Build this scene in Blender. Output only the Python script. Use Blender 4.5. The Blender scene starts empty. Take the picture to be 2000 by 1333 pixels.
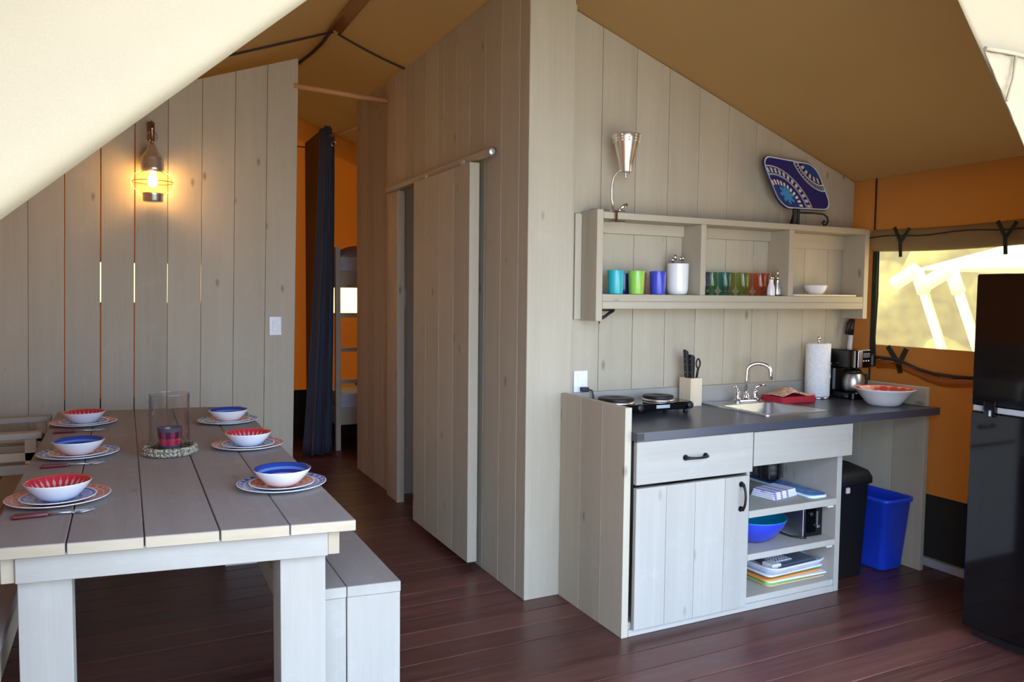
import bpy, bmesh, math, random
from mathutils import Vector, Matrix
random.seed(7)
S = bpy.context.scene
COL = S.collection
PI = math.pi

# ------------------------------------------------------------------ camera
C = Vector((-1.7059, -3.2847, 1.4817))
yaw, pitch, roll, FPX = 0.46, -0.0598, 0.0102, 1527.2855
fwd = Vector((math.sin(yaw)*math.cos(pitch), math.cos(yaw)*math.cos(pitch), math.sin(pitch)))
rt = Vector((math.cos(yaw), -math.sin(yaw), 0)); up = rt.cross(fwd)
r2 = rt*math.cos(roll) + up*math.sin(roll); u2 = -rt*math.sin(roll) + up*math.cos(roll)
cam = bpy.data.cameras.new('camera'); cam.sensor_width = 36; cam.lens = FPX/2000*36
cam.clip_start = 0.02; cam.clip_end = 300
co = bpy.data.objects.new('camera', cam); COL.objects.link(co)
co.matrix_world = Matrix(((r2.x, u2.x, -fwd.x, C.x), (r2.y, u2.y, -fwd.y, C.y), (r2.z, u2.z, -fwd.z, C.z), (0, 0, 0, 1)))
S.camera = co

# ------------------------------------------------------------------ world, sun, exposure
W = bpy.data.worlds.new('sky'); S.world = W; W.use_nodes = True
bg = W.node_tree.nodes['Background']
bg.inputs['Color'].default_value = (0.52, 0.695, 1.0, 1); bg.inputs['Strength'].default_value = 1.7
sd = bpy.data.lights.new('sun', 'SUN'); sd.energy = 5.0; sd.angle = math.radians(0.6); sd.color = (1.0, 0.93, 0.80)
so = bpy.data.objects.new('sun', sd); COL.objects.link(so)
so.rotation_euler = Vector((0.45, -0.42, -0.79)).to_track_quat('-Z', 'Y').to_euler()
S.view_settings.view_transform = 'Standard'
try: S.view_settings.look = 'None'
except Exception: pass
S.view_settings.gamma = 1.0
S.view_settings.use_curve_mapping = False
S.view_settings.exposure = 2.38

# ------------------------------------------------------------------ materials
MATS = {}
class NT:
    """small node helper"""
    def __init__(s, name):
        s.m = bpy.data.materials.new(name); s.m.use_nodes = True
        s.t = s.m.node_tree; s.n = s.t.nodes; s.l = s.t.links
        s.b = s.n['Principled BSDF']; s.out = s.n['Material Output']
        MATS[name] = s.m
    def add(s, typ, **kw):
        n = s.n.new(typ)
        for k, v in kw.items(): setattr(n, k, v)
        return n
    def link(s, a, b): s.l.new(a, b)
    def put(s, sock, v):
        if hasattr(v, 'links') or hasattr(v, 'is_output'): s.l.new(v, sock)
        else: sock.default_value = v
    def math(s, op, a, b=0.0, c=None):
        n = s.add('ShaderNodeMath', operation=op); s.put(n.inputs[0], a); s.put(n.inputs[1], b)
        if c is not None: s.put(n.inputs[2], c)
        return n.outputs[0]
    def mix(s, f, a, b, mode='MIX'):
        n = s.add('ShaderNodeMix', data_type='RGBA', blend_type=mode)
        s.put(n.inputs[0], f)
        for i, v in ((6, a), (7, b)):
            if isinstance(v, tuple): v = v if len(v) == 4 else (*v, 1)
            s.put(n.inputs[i], v)
        return n.outputs[2]
    def coord(s, scale=(1, 1, 1), rnd=0.0, kind='Object'):
        tc = s.add('ShaderNodeTexCoord'); o = tc.outputs[kind]
        if rnd:
            oi = s.add('ShaderNodeObjectInfo'); m = s.math('MULTIPLY', oi.outputs['Random'], rnd)
            va = s.add('ShaderNodeVectorMath', operation='ADD'); s.link(o, va.inputs[0]); s.link(m, va.inputs[1]); o = va.outputs[0]
        mp = s.add('ShaderNodeMapping'); mp.inputs['Scale'].default_value = scale; s.link(o, mp.inputs[0])
        return mp.outputs[0]
    def noise(s, vec, scale, detail=4, rough=.5, dist=0.0):
        n = s.add('ShaderNodeTexNoise'); n.inputs['Scale'].default_value = scale; n.inputs['Detail'].default_value = detail
        n.inputs['Roughness'].default_value = rough; n.inputs['Distortion'].default_value = dist
        s.link(vec, n.inputs['Vector']); return n.outputs['Fac']
    def ramp(s, f, stops, mode='LINEAR'):
        n = s.add('ShaderNodeValToRGB'); r = n.color_ramp; r.interpolation = mode
        while len(r.elements) < len(stops): r.elements.new(0.5)
        for e, (p, c) in zip(r.elements, stops): e.position = p; e.color = (*c, 1) if len(c) == 3 else c
        s.put(n.inputs[0], f); return n.outputs[0]
    def maprange(s, v, a, b, c=0.0, d=1.0):
        n = s.add('ShaderNodeMapRange'); s.put(n.inputs[0], v)
        for i, x in zip((1, 2, 3, 4), (a, b, c, d)): n.inputs[i].default_value = x
        return n.outputs[0]
    def bump(s, h, strength=.2, dist=.005):
        n = s.add('ShaderNodeBump'); n.inputs['Strength'].default_value = strength; n.inputs['Distance'].default_value = dist
        s.link(h, n.inputs['Height']); s.link(n.outputs[0], s.b.inputs['Normal'])
    def set(s, **kw):
        for k, v in kw.items():
            k = k.replace('_', ' ')
            if isinstance(v, tuple) and len(v) == 3: v = (*v, 1)
            s.put(s.b.inputs[k], v)
        return s.m

def wood(name, ax, c_lo, c_hi, rough=.75, knot=(.2, .17, .13), knots=1.0, var=.085):
    s = NT(name)
    k = 'XYZ'.index(ax)
    sc = [9.0, 9.0, 9.0]; sc[k] = 0.7
    v = s.coord(tuple(sc), 31.0)
    g1 = s.noise(v, 1.0, 5, .6, .8)
    sc2 = [70.0, 70.0, 70.0]; sc2[k] = 1.6
    v2 = s.coord(tuple(sc2), 17.0)
    g2 = s.noise(v2, 1.0, 3, .6)
    f = s.maprange(g1, .25, .75)
    col = s.mix(f, c_lo, c_hi)
    f2 = s.maprange(g2, .3, .75, .97, 1.025)
    hs = s.add('ShaderNodeHueSaturation'); s.link(col, hs.inputs['Color'])
    oi = s.add('ShaderNodeObjectInfo')
    rv = s.maprange(oi.outputs['Random'], 0, 1, 1-var, 1+var)
    s.link(s.math('MULTIPLY', rv, f2), hs.inputs['Value'])
    col = hs.outputs[0]
    if knots:
        sc3 = [7.0, 7.0, 7.0]; sc3[k] = 3.0
        v3 = s.coord(tuple(sc3), 23.0)
        vo = s.add('ShaderNodeTexVoronoi'); vo.inputs['Scale'].default_value = .95; s.link(v3, vo.inputs['Vector'])
        kf = s.maprange(vo.outputs['Distance'], .03, .105, .85*knots, 0)
        col = s.mix(kf, col, knot)
    # faint scuffs
    v4 = s.coord((3, 3, 3), 11.0)
    sf = s.maprange(s.noise(v4, 2.2, 6, .7), .56, .76, 0, .20)
    col = s.mix(sf, col, (.62, .60, .56))
    s.set(Base_Color=col, Roughness=rough)
    s.bump(g2, .18, .003)
    return s.m

def plain(name, col, rough=.5, metal=0.0, var=.06, scale=14, bump=0.0, coat=0.0, spec=.5, sss=0):
    s = NT(name)
    v = s.coord((1, 1, 1), 9.0)
    n = s.noise(v, scale, 3)
    f = s.maprange(n, .3, .7, 1-var, 1+var)
    hs = s.add('ShaderNodeHueSaturation'); hs.inputs['Color'].default_value = (*col, 1); s.link(f, hs.inputs['Value'])
    s.set(Base_Color=hs.outputs[0], Roughness=rough, Metallic=metal)
    s.b.inputs['Specular IOR Level'].default_value = spec
    if coat: s.b.inputs['Coat Weight'].default_value = coat; s.b.inputs['Coat Roughness'].default_value = .04
    if bump: s.bump(n, bump, .004)
    return s.m

def canvas(name, col, tcol, trans, rough=.9, weave=900):
    s = NT(name)
    v = s.coord((1, 1, 1))
    n1 = s.noise(v, 2.0, 4, .6); n2 = s.noise(v, 420.0, 2)
    f = s.math('MULTIPLY', s.maprange(n1, .3, .7, .96, 1.03), s.maprange(n2, .3, .7, .97, 1.03))
    hs = s.add('ShaderNodeHueSaturation'); hs.inputs['Color'].default_value = (*col, 1); s.link(f, hs.inputs['Value'])
    s.set(Base_Color=hs.outputs[0], Roughness=rough)
    s.b.inputs['Specular IOR Level'].default_value = .15
    s.bump(n2, .08, .001)
    tr = s.add('ShaderNodeBsdfTranslucent'); tr.inputs['Color'].default_value = (*tcol, 1)
    mx = s.add('ShaderNodeMixShader'); mx.inputs[0].default_value = trans
    s.link(s.b.outputs[0], mx.inputs[1]); s.link(tr.outputs[0], mx.inputs[2]); s.link(mx.outputs[0], s.out.inputs[0])
    return s.m

def thin_glass(name, col, refl=1.0, rough=0.0, haze=0.0, hazecol=(1, 1, 1), edge=.0):
    """see-through sheet: transparent body, fresnel reflection, optional haze"""
    s = NT(name)
    tp = s.add('ShaderNodeBsdfTransparent'); 
    n = s.noise(s.coord((1, 1, 1)), 8, 3)
    s.link(s.mix(s.maprange(n, .3, .7), col, tuple(min(1, c*1.03) for c in col)), tp.inputs[0])
    gl = s.add('ShaderNodeBsdfGlossy'); gl.inputs['Roughness'].default_value = rough + .02
    lw = s.add('ShaderNodeLayerWeight'); lw.inputs['Blend'].default_value = .5
    f = s.math('MULTIPLY', s.math('MULTIPLY_ADD', s.math('POWER', lw.outputs['Facing'], 4.0), .75, .045), refl)
    mx = s.add('ShaderNodeMixShader'); s.link(f, mx.inputs[0]); s.link(tp.outputs[0], mx.inputs[1]); s.link(gl.outputs[0], mx.inputs[2])
    o = mx.outputs[0]
    if haze:
        tl = s.add('ShaderNodeBsdfTranslucent'); tl.inputs[0].default_value = (*hazecol, 1)
        m2 = s.add('ShaderNodeMixShader'); m2.inputs[0].default_value = haze; s.link(o, m2.inputs[1]); s.link(tl.outputs[0], m2.inputs[2]); o = m2.outputs[0]
    s.link(o, s.out.inputs[0])
    return s.m

GLO, GHI = (.435, .376, .272), (.495, .433, .32)
for a in 'XYZ':
    wood('greywood_'+a, a, GLO, GHI)
    wood('palewood_'+a, a, (.395, .362, .305), (.45, .415, .35), knot=(.26, .225, .18), knots=.8)  # cooler copy of the same grey wood: daylight on front faces put into the colour
wood('tablewood_Y', 'Y', (.29, .252, .232), (.34, .30, .272), knots=.7, var=.06)
wood('endgrain', 'X', (.44, .35, .23), (.54, .45, .32), knots=0, var=.1)
wood('pinepole', 'X', (.50, .25, .10), (.60, .31, .14), rough=.6, knots=0)
wood('blockwood', 'Z', (.74, .60, .40), (.82, .68, .48), rough=.5, knots=0, var=0)
# floor boards: dark red-brown stain, slightly glossy
s = NT('floorwood')
v = s.coord((.8, 14, 14), 41.0); g1 = s.noise(v, 1.0, 5, .6, .5)
v2 = s.coord((3, 90, 90), 13.0); g2 = s.noise(v2, 1.0, 3)
col = s.mix(s.maprange(g1, .3, .72), (.068, .023, .018), (.140, .052, .038))
hs = s.add('ShaderNodeHueSaturation'); s.link(col, hs.inputs['Color'])
oi = s.add('ShaderNodeObjectInfo')
s.link(s.math('MULTIPLY', s.maprange(oi.outputs['Random'], 0, 1, .8, 1.2), s.maprange(g2, .3, .7, .85, 1.12)), hs.inputs['Value'])
wv = s.noise(s.coord((2, 7, 7), 5.0), 1.6, 6, .7)
col = s.mix(s.maprange(wv, .56, .74, 0, .30), hs.outputs[0], (.15, .115, .14))
s.set(Base_Color=col, Roughness=s.maprange(g1, .3, .7, .28, .42)); s.bump(g2, .2, .002)
plain('floor_seam', (.42, .18, .08), .8)

canvas('roof_canvas', (.33, .232, .112), (.60, .37, .14), .13)
canvas('roof_band', (.34, .17, .06), (.5, .25, .08), .12)
canvas('orange_canvas', (.46, .24, .07), (.70, .33, .055), .20)
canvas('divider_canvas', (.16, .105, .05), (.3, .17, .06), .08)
canvas('flap_canvas', (.44, .37, .25), (.45, .36, .22), .10)
canvas('skirt_canvas', (.035, .036, .034), (.02, .02, .02), .02)
canvas('roll_canvas', (.36, .25, .115), (.4, .25, .1), .1)
canvas('curtain_cloth', (.11, .12, .16), (.10, .11, .16), .08)
plain('cord_dark', (.035, .025, .018), .8)
plain('strap', (.018, .030, .016), .8)
plain('black_iron', (.012, .012, .013), .45, .3)
plain('black_plastic', (.010, .010, .011), .42)
plain('bin_black', (.008, .008, .009), .5)
plain('gloss_black', (.003, .003, .004), .07, 0, var=.02, spec=.5)
plain('dark_gap', (.01, .01, .01), .9)
plain('gasket', (.42, .44, .47), .5)
plain('white_plastic', (.80, .80, .79), .35)
plain('white_paper', (.86, .87, .87), .9, bump=.2, scale=60)
plain('ceramic', (.84, .84, .83), .16, coat=.4, var=.02)
plain('chrome', (.82, .83, .85), .10, 1.0, var=.02)
plain('steel', (.62, .63, .66), .36, 1.0, var=.05)
plain('nickel', (.78, .73, .66), .27, .88, var=.03)
plain('bronze', (.33, .20, .14), .25, 1.0, var=.15)
plain('blue_bin', (.012, .055, .60), .42, var=.04)
plain('counter_top', (.052, .056, .075), .30, var=.10, scale=220)
plain('cloth_white', (.80, .78, .80), .9)
plain('sheet', (.55, .57, .66), .9)
plain('dark_blanket', (.02, .022, .03), .95)
plain('pillow_cloth', (.36, .30, .36), .9)
plain('sand', (.42, .36, .27), .95, var=.15, scale=3)
plain('deck_gap', (.02, .012, .01), .9)
plain('foliage', (.10, .13, .05), .9, var=.6, scale=3, bump=.5)
plain('outer_tent', (.80, .76, .64), .85)
plain('shelf_peg', (.80, .75, .62), .6)
plain('wax', (.75, .71, .68), .5)
thin_glass('clear_glass', (.93, .94, .955), 3.0)
thin_glass('globe_glass', (.98, .93, .82), 1.0)
thin_glass('window_film', (.80, .69, .51), .25, .1, haze=.12, hazecol=(.8, .64, .40))
thin_glass('milky_film', (.35, .28, .18), .2, .1, haze=.75, hazecol=(.8, .64, .38))
thin_glass('plastic_wrap', (.80, .70, .60), .9, .12)
s = NT('bulb'); em = s.add('ShaderNodeEmission'); em.inputs[0].default_value = (1, .54, .17, 1)
n = s.noise(s.coord(), 30, 2); s.link(s.maprange(n, 0, 1, 26, 30), em.inputs[1]); s.link(em.outputs[0], s.out.inputs[0])
for nm, c in (('glass_purple', (.35, .25, .80)), ('glass_green', (.25, .55, .22)), ('glass_teal', (.02, .50, .55)),
              ('glass_olive', (.60, .55, .12)), ('glass_lime', (.40, .70, .15)), ('glass_amber', (.80, .45, .12)), ('glass_orange', (.95, .25, .06)), ('glass_rose', (.9, .5, .3))):
    thin_glass(nm, tuple(.55+.45*q for q in c), 1.8, .0, haze=.30, hazecol=c)
for nm, c in (('cup_teal', (.03, .42, .46)), ('cup_green', (.28, .58, .08)), ('cup_red', (.50, .045, .03)), ('cup_blue', (.05, .07, .52)), ('cup_navy', (.008, .02, .10)), ('cup_moss', (.03, .06, .03)),
              ('bowl_blue', (.03, .06, .55)), ('bowl_teal', (.0, .30, .52)), ('red_handle', (.12, .003, .008)), ('mat_green', (.20, .55, .10)), ('mat_orange', (.80, .30, .06)),
              ('mat_white', (.75, .78, .85)), ('mat_tan', (.62, .42, .26)), ('mat_teal', (.03, .32, .22)), ('tray_rim', (.70, .80, .88)), ('grey_insert', (.10, .12, .17))):
    plain(nm, c, .28, coat=.25, var=.04)

def radial(name, stops, motif=None, rough=.2):
    """rings of colour around the object's own z axis; radius 0..1 mapped from 0..R via stops given in metres/0.2"""
    s = NT(name)
    tc = s.add('ShaderNodeTexCoord'); sp = s.add('ShaderNodeSeparateXYZ'); s.link(tc.outputs['Object'], sp.inputs[0])
    x, y = sp.outputs[0], sp.outputs[1]
    r = s.math('SQRT', s.math('ADD', s.math('MULTIPLY', x, x), s.math('MULTIPLY', y, y)))
    rr = s.math('DIVIDE', r, .2)
    col = s.ramp(rr, stops, 'CONSTANT')
    if motif:
        n, r0, r1, c, thr = motif
        an = s.math('ARCTAN2', y, x)
        w = s.math('SINE', s.math('MULTIPLY', an, float(n)))
        ph = s.math('SINE', s.math('MULTIPLY', rr, 55.0))
        g = s.math('GREATER_THAN', s.math('ADD', w, s.math('MULTIPLY', ph, .5)), thr)
        g = s.math('MULTIPLY', g, s.math('MULTIPLY', s.math('GREATER_THAN', rr, r0/.2), s.math('LESS_THAN', rr, r1/.2)))
        col = s.mix(g, col, c)
    s.set(Base_Color=col, Roughness=rough); s.b.inputs['Coat Weight'].default_value = .3
    return s.m
Wt = (.82, .83, .84); RD = (.58, .10, .06); OR = (.62, .20, .09); BL = (.05, .12, .48); LB = (.22, .34, .62); PK = (.78, .46, .40); NV = (.03, .05, .30)
radial('dinner_red', [(0, OR), (.50, Wt), (.53, RD), (.64, PK), (.66, RD), (.735, Wt)], (26, .11, .144, (.68, .26, .20), .35))
radial('dinner_blue', [(0, LB), (.50, Wt), (.53, LB), (.62, Wt), (.64, BL), (.735, Wt)], (26, .11, .144, (.45, .52, .70), .45))
radial('salad_red', [(0, OR), (.30, RD), (.36, OR), (.50, RD), (.525, Wt)], (18, .05, .098, PK, .75))
radial('salad_blue', [(0, LB), (.28, BL), (.34, LB), (.48, BL), (.525, Wt)], (20, .05, .098, (.40, .48, .68), .55))
radial('bowl_in_red', [(0, (.42, .02, .03)), (.19, (.72, .22, .20)), (.205, (.56, .03, .05)), (.46, (.70, .12, .08))], (26, .044, .088, (.74, .34, .33), .5))
radial('bowl_in_blue', [(0, (.012, .014, .16)), (.30, (.36, .46, .72)), (.335, (.015, .03, .24)), (.385, (.10, .24, .55)), (.42, (.015, .05, .30))])
radial('serving_in', [(0, (.66, .14, .10)), (.5, (.78, .30, .24)), (.56, (.62, .07, .05)), (.75, (.72, .14, .10))], (16, .09, .15, (.70, .22, .15), .6))

# decorative tray: blue with two quarter rings of white print and a flower (uv = object xy, tray is built flat then posed)
s = NT('tray_print')
uv = s.add('ShaderNodeUVMap'); uv.uv_map = 'uv'
sp = s.add('ShaderNodeSeparateXYZ'); s.link(uv.outputs[0], sp.inputs[0])
U, V = s.math('MULTIPLY', sp.outputs[0], 1.55), sp.outputs[1]
def dist(cx, cy):
    a = s.math('SUBTRACT', U, cx); b = s.math('SUBTRACT', V, cy)
    return s.math('SQRT', s.math('ADD', s.math('MULTIPLY', a, a), s.math('MULTIPLY', b, b))), s.math('ARCTAN2', b, a)
d1, a1 = dist(.22, .10); d2, a2 = dist(1.46, 1.02)
BG = (.018, .020, .16); PW = (.62, .64, .72); LBL = (.30, .42, .62); DK = (.03, .02, .10)
c1 = s.ramp(d1, [(0, (.02, .05, .22)), (.36, BG), (.54, LBL), (.58, DK), (.70, PW), (.725, BG)], 'CONSTANT')
def ring(col, d, a, r0, r1, n, c, thr=.1):
    m = s.math('GREATER_THAN', s.math('SINE', s.math('MULTIPLY', a, float(n))), thr)
    m = s.math('MULTIPLY', m, s.math('MULTIPLY', s.math('GREATER_THAN', d, r0), s.math('LESS_THAN', d, r1)))
    return s.mix(m, col, c)
c1 = ring(c1, d1, a1, .595, .685, 40, PW, -.1)
c1 = ring(c1, d1, a1, .37, .46, 34, (.85, .78, .72), -.2)
c2 = s.ramp(d2, [(0, (.02, .07, .26)), (.30, DK), (.42, PW), (.45, DK), (.53, PW), (.56, (1, 0, 1))], 'CONSTANT')
c2 = ring(c2, d2, a2, .30, .40, 22, PW, -.1)
c2 = ring(c2, d2, a2, .465, .52, 60, LBL, .1)
col = s.mix(s.math('LESS_THAN', d2, .56), c1, c2)
df, af = dist(.36, .30)
pet = s.math('MULTIPLY_ADD', s.math('ABSOLUTE', s.math('COSINE', s.math('MULTIPLY', af, 4.0))), .09, .09)
col = s.mix(s.math('LESS_THAN', df, pet), col, (.05, .30, .62))
s.set(Base_Color=col, Roughness=.25)
# flat tray on the cabinet shelf: blue water tones
s = NT('tray_sea'); v = s.coord((4, 4, 4)); n = s.noise(v, 1.4, 5, .6, .8)
s.set(Base_Color=s.ramp(n, [(0, (.015, .04, .28)), (.45, (.04, .12, .50)), (.58, (.03, .28, .60)), (.75, (.20, .50, .75))]), Roughness=.2)
# striped dish towel
s = NT('towel_stripe'); tc = s.add('ShaderNodeTexCoord'); sp = s.add('ShaderNodeSeparateXYZ'); s.link(tc.outputs['Object'], sp.inputs[0])
w = s.math('SINE', s.math('MULTIPLY', sp.outputs[0], 130.0)); n = s.noise(tc.outputs['Object'], 60, 3)
g = s.math('GREATER_THAN', s.math('ADD', w, s.math('MULTIPLY', n, .5)), .85)
g = s.math('MULTIPLY', g, s.math('LESS_THAN', sp.outputs[0], .03))
s.set(Base_Color=s.mix(g, (.78, .76, .82), (.30, .22, .55)), Roughness=.9)
# patterned quilted pot holder cloth
s = NT('quilt_print'); v = s.coord((1, 1, 1)); vo = s.add('ShaderNodeTexVoronoi'); vo.inputs['Scale'].default_value = 42; s.link(v, vo.inputs['Vector'])
n = s.noise(v, 25, 3)
c1 = s.ramp(vo.outputs['Distance'], [(0, (.55, .06, .05)), (.22, (.72, .45, .25)), (.42, (.60, .46, .26)), (.6, (.50, .26, .20)), (.8, (.74, .62, .42))], 'CONSTANT')
s.set(Base_Color=s.mix(s.maprange(n, .55, .7), c1, (.62, .14, .12)), Roughness=.9)
plain('quilt_red', (.45, .012, .03), .8)
# red-black check print of the candle glass
s = NT('plaid_glass'); tc = s.add('ShaderNodeTexCoord'); sp = s.add('ShaderNodeSeparateXYZ'); s.link(tc.outputs['Object'], sp.inputs[0])
an = s.math('ARCTAN2', sp.outputs[1], sp.outputs[0]); z = sp.outputs[2]
m1 = s.math('GREATER_THAN', s.math('SINE', s.math('MULTIPLY', an, 8.0)), 0.0)
m2 = s.math('GREATER_THAN', z, .050)
col = s.mix(m1, (.42, .02, .05), (.62, .05, .09)); c2 = s.mix(m1, (.05, .01, .03), (.30, .03, .08)); col = s.mix(m2, col, c2)
col = s.mix(s.math('GREATER_THAN', z, .078), col, (.10, .08, .10)); col = s.mix(s.math('LESS_THAN', z, .022), col, (.10, .10, .14))
s.set(Base_Color=col, Roughness=.12)
# woven straw
s = NT('straw'); v = s.coord((1, 1, 1)); w1 = s.noise(v, 120, 3, .6); vo = s.add('ShaderNodeTexVoronoi'); vo.inputs['Scale'].default_value = 120; s.link(v, vo.inputs['Vector'])
s.set(Base_Color=s.ramp(vo.outputs['Distance'], [(0, (.62, .58, .44)), (.45, (.50, .45, .32)), (.8, (.16, .13, .08))]), Roughness=.85); s.bump(vo.outputs['Distance'], .8, .01)

# ------------------------------------------------------------------ mesh helpers
class MB:
    def __init__(s): s.v = []; s.f = []; s.mi = []; s.sm = []
    def quad(s, ids, m=0, sm=False): s.f.append(tuple(ids)); s.mi.append(m); s.sm.append(sm)
    def box(s, x0, x1, y0, y1, z0, z1, m=0):
        b = len(s.v)
        s.v += [(x0, y0, z0), (x1, y0, z0), (x1, y1, z0), (x0, y1, z0), (x0, y0, z1), (x1, y0, z1), (x1, y1, z1), (x0, y1, z1)]
        for q in ((0, 3, 2, 1), (4, 5, 6, 7), (0, 1, 5, 4), (1, 2, 6, 5), (2, 3, 7, 6), (3, 0, 4, 7)): s.quad([b+i for i in q], m)
        return s
    def hexa(s, pts, m=0):
        b = len(s.v); s.v += [tuple(p) for p in pts]
        for q in ((0, 3, 2, 1), (4, 5, 6, 7), (0, 1, 5, 4), (1, 2, 6, 5), (2, 3, 7, 6), (3, 0, 4, 7)): s.quad([b+i for i in q], m)
        return s
    def lathe(s, prof, n=32, cx=0, cy=0, cz=0, m=0, closed=False, sx=1, sy=1, cap_top=True):
        """prof: list of (r, z[, mat])"""
        b = len(s.v); k = len(prof)
        for p in prof:
            for i in range(n):
                a = 2*PI*i/n; s.v.append((cx+p[0]*math.cos(a)*sx, cy+p[0]*math.sin(a)*sy, cz+p[1]))
        for j in range(k-1 if not closed else k):
            mm = prof[j][2] if len(prof[j]) > 2 else m
            for i in range(n):
                i2 = (i+1) % n; j2 = (j+1) % k
                s.quad((b+j*n+i, b+j*n+i2, b+j2*n+i2, b+j2*n+i), mm, True)
        if not closed:
            if prof[0][0] > 1e-6: s.quad([b+i for i in range(n)][::-1], prof[0][2] if len(prof[0]) > 2 else m)
            if prof[-1][0] > 1e-6 and cap_top: s.quad([b+(k-1)*n+i for i in range(n)], prof[-1][2] if len(prof[-1]) > 2 else m)
        return s
    def tube(s, pts, r, n=10, m=0, cap=True):
        pts = [Vector(p) for p in pts]; rad = r if isinstance(r, (list, tuple)) else [r]*len(pts)
        b = len(s.v); prev = None
        for i, p in enumerate(pts):
            t = (pts[min(i+1, len(pts)-1)] - pts[max(i-1, 0)]).normalized()
            if prev is None:
                a = Vector((0, 0, 1)) if abs(t.z) < .9 else Vector((1, 0, 0)); u = t.cross(a).normalized()
            else: u = (prev - t*prev.dot(t)).normalized()
            prev = u; w = t.cross(u)
            for j in range(n):
                an = 2*PI*j/n; q = p + (u*math.cos(an) + w*math.sin(an))*rad[i]; s.v.append(tuple(q))
        for i in range(len(pts)-1):
            for j in range(n): j2 = (j+1) % n; s.quad((b+i*n+j, b+i*n+j2, b+(i+1)*n+j2, b+(i+1)*n+j), m, True)
        if cap: s.quad([b+j for j in range(n)][::-1], m); s.quad([b+(len(pts)-1)*n+j for j in range(n)], m)
        return s
    def grid(s, fn, nu, nv, m=0, sm=True, closeu=False):
        b = len(s.v)
        for i in range(nu):
            for j in range(nv): s.v.append(tuple(fn(i/(nu-1) if not closeu else i/nu, j/(nv-1))))
        for i in range(nu-1 if not closeu else nu):
            i2 = (i+1) % nu
            for j in range(nv-1): s.quad((b+i*nv+j, b+i2*nv+j, b+i2*nv+j+1, b+i*nv+j+1), m, sm)
        return s
    def prism(s, poly, z0, z1, m=0, sm=False):
        b = len(s.v); n = len(poly)
        for z in (z0, z1): s.v += [(x, y, z) for x, y in poly]
        s.quad([b+i for i in range(n)][::-1], m); s.quad([b+n+i for i in range(n)], m)
        for i in range(n): j = (i+1) % n; s.quad((b+i, b+j, b+n+j, b+n+i), m, sm)
        return s
    def build(s, name, mats, parent=None, bevel=0.0, seg=1, loc=None, rot=None, solid=0.0, sub=0):
        me = bpy.data.meshes.new(name); me.from_pydata(s.v, [], s.f)
        for m in (mats if isinstance(mats, (list, tuple)) else [mats]): me.materials.append(MATS[m] if isinstance(m, str) else m)
        for p, mi, sm in zip(me.polygons, s.mi, s.sm): p.material_index = mi; p.use_smooth = sm
        bm = bmesh.new(); bm.from_mesh(me)
        bmesh.ops.recalc_face_normals(bm, faces=bm.faces)
        if bevel: bmesh.ops.bevel(bm, geom=bm.edges[:], offset=bevel, segments=seg, affect='EDGES', profile=.6)
        bm.to_mesh(me); bm.free()
        o = bpy.data.objects.new(name, me); COL.objects.link(o)
        if parent is not None: o.parent = parent
        if loc is not None: o.location = loc
        if rot is not None: o.rotation_euler = rot
        if solid: md = o.modifiers.new('thick', 'SOLIDIFY'); md.thickness = solid; md.offset = 0
        if sub: md = o.modifiers.new('sub', 'SUBSURF'); md.levels = sub; md.render_levels = sub
        return o

def tag(o, label, cat=None, group=None, kind=None):
    o['label'] = label
    if cat: o['category'] = cat
    if group: o['group'] = group
    if kind: o['kind'] = kind
    return o
def thing(name, label, cat=None, loc=(0, 0, 0), rot=None, group=None, kind=None):
    o = bpy.data.objects.new(name, None); COL.objects.link(o); o.location = loc; o.empty_display_size = .05
    if rot: o.rotation_euler = rot
    return tag(o, label, cat, group, kind)
def struct(name, label, loc=(0, 0, 0)): return thing(name, label, None, loc, kind='structure')
def board(parent, name, x0, x1, y0, y1, z0, z1, mat, bev=.002): return MB().box(x0, x1, y0, y1, z0, z1).build(name, mat, parent, bevel=bev)
def roundrect(w, h, r, n=6, cx=0, cy=0):
    P = []
    for (sx, sy, a0) in ((1, 1, 0), (-1, 1, PI/2), (-1, -1, PI), (1, -1, 1.5*PI)):
        for i in range(n+1):
            a = a0 + PI/2*i/n; P.append((cx+sx*(w/2-r)+r*math.cos(a), cy+sy*(h/2-r)+r*math.sin(a)))
    return P

RX, RZ, SL = -0.478, 3.165, 0.352
def roofz(x, y):
    z = RZ - SL*abs(x-RX)
    return z + (.06*(y-1.82) if y > 1.82 else 0)
XL, XR, YF, YB, YK = -3.20, 2.30, -1.90, 4.75, 0.09

# ================================================================== SETTING
# floor: boards along x
fl = struct('floor', 'dark red-brown stained plank floor of the tent')
board(fl, 'floor_base', XL, XR, -1.95, YB, -.12, -.0075, 'floor_seam', 0)
y = -1.95; k = 0
while y < YB:
    y1 = min(y+.1415, YB)
    jx = random.uniform(-1.5, 1.5)
    for (a, b) in ((XL, jx), (jx+.002, XR)) if k % 3 == 0 else ((XL, XR),):
        board(fl, 'floor_board', a, b, y, y1-(.0035 if k % 2 else .006), -.0072, random.uniform(-.001, .0008), 'floorwood', .0018)
    y += .1415; k += 1
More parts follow.
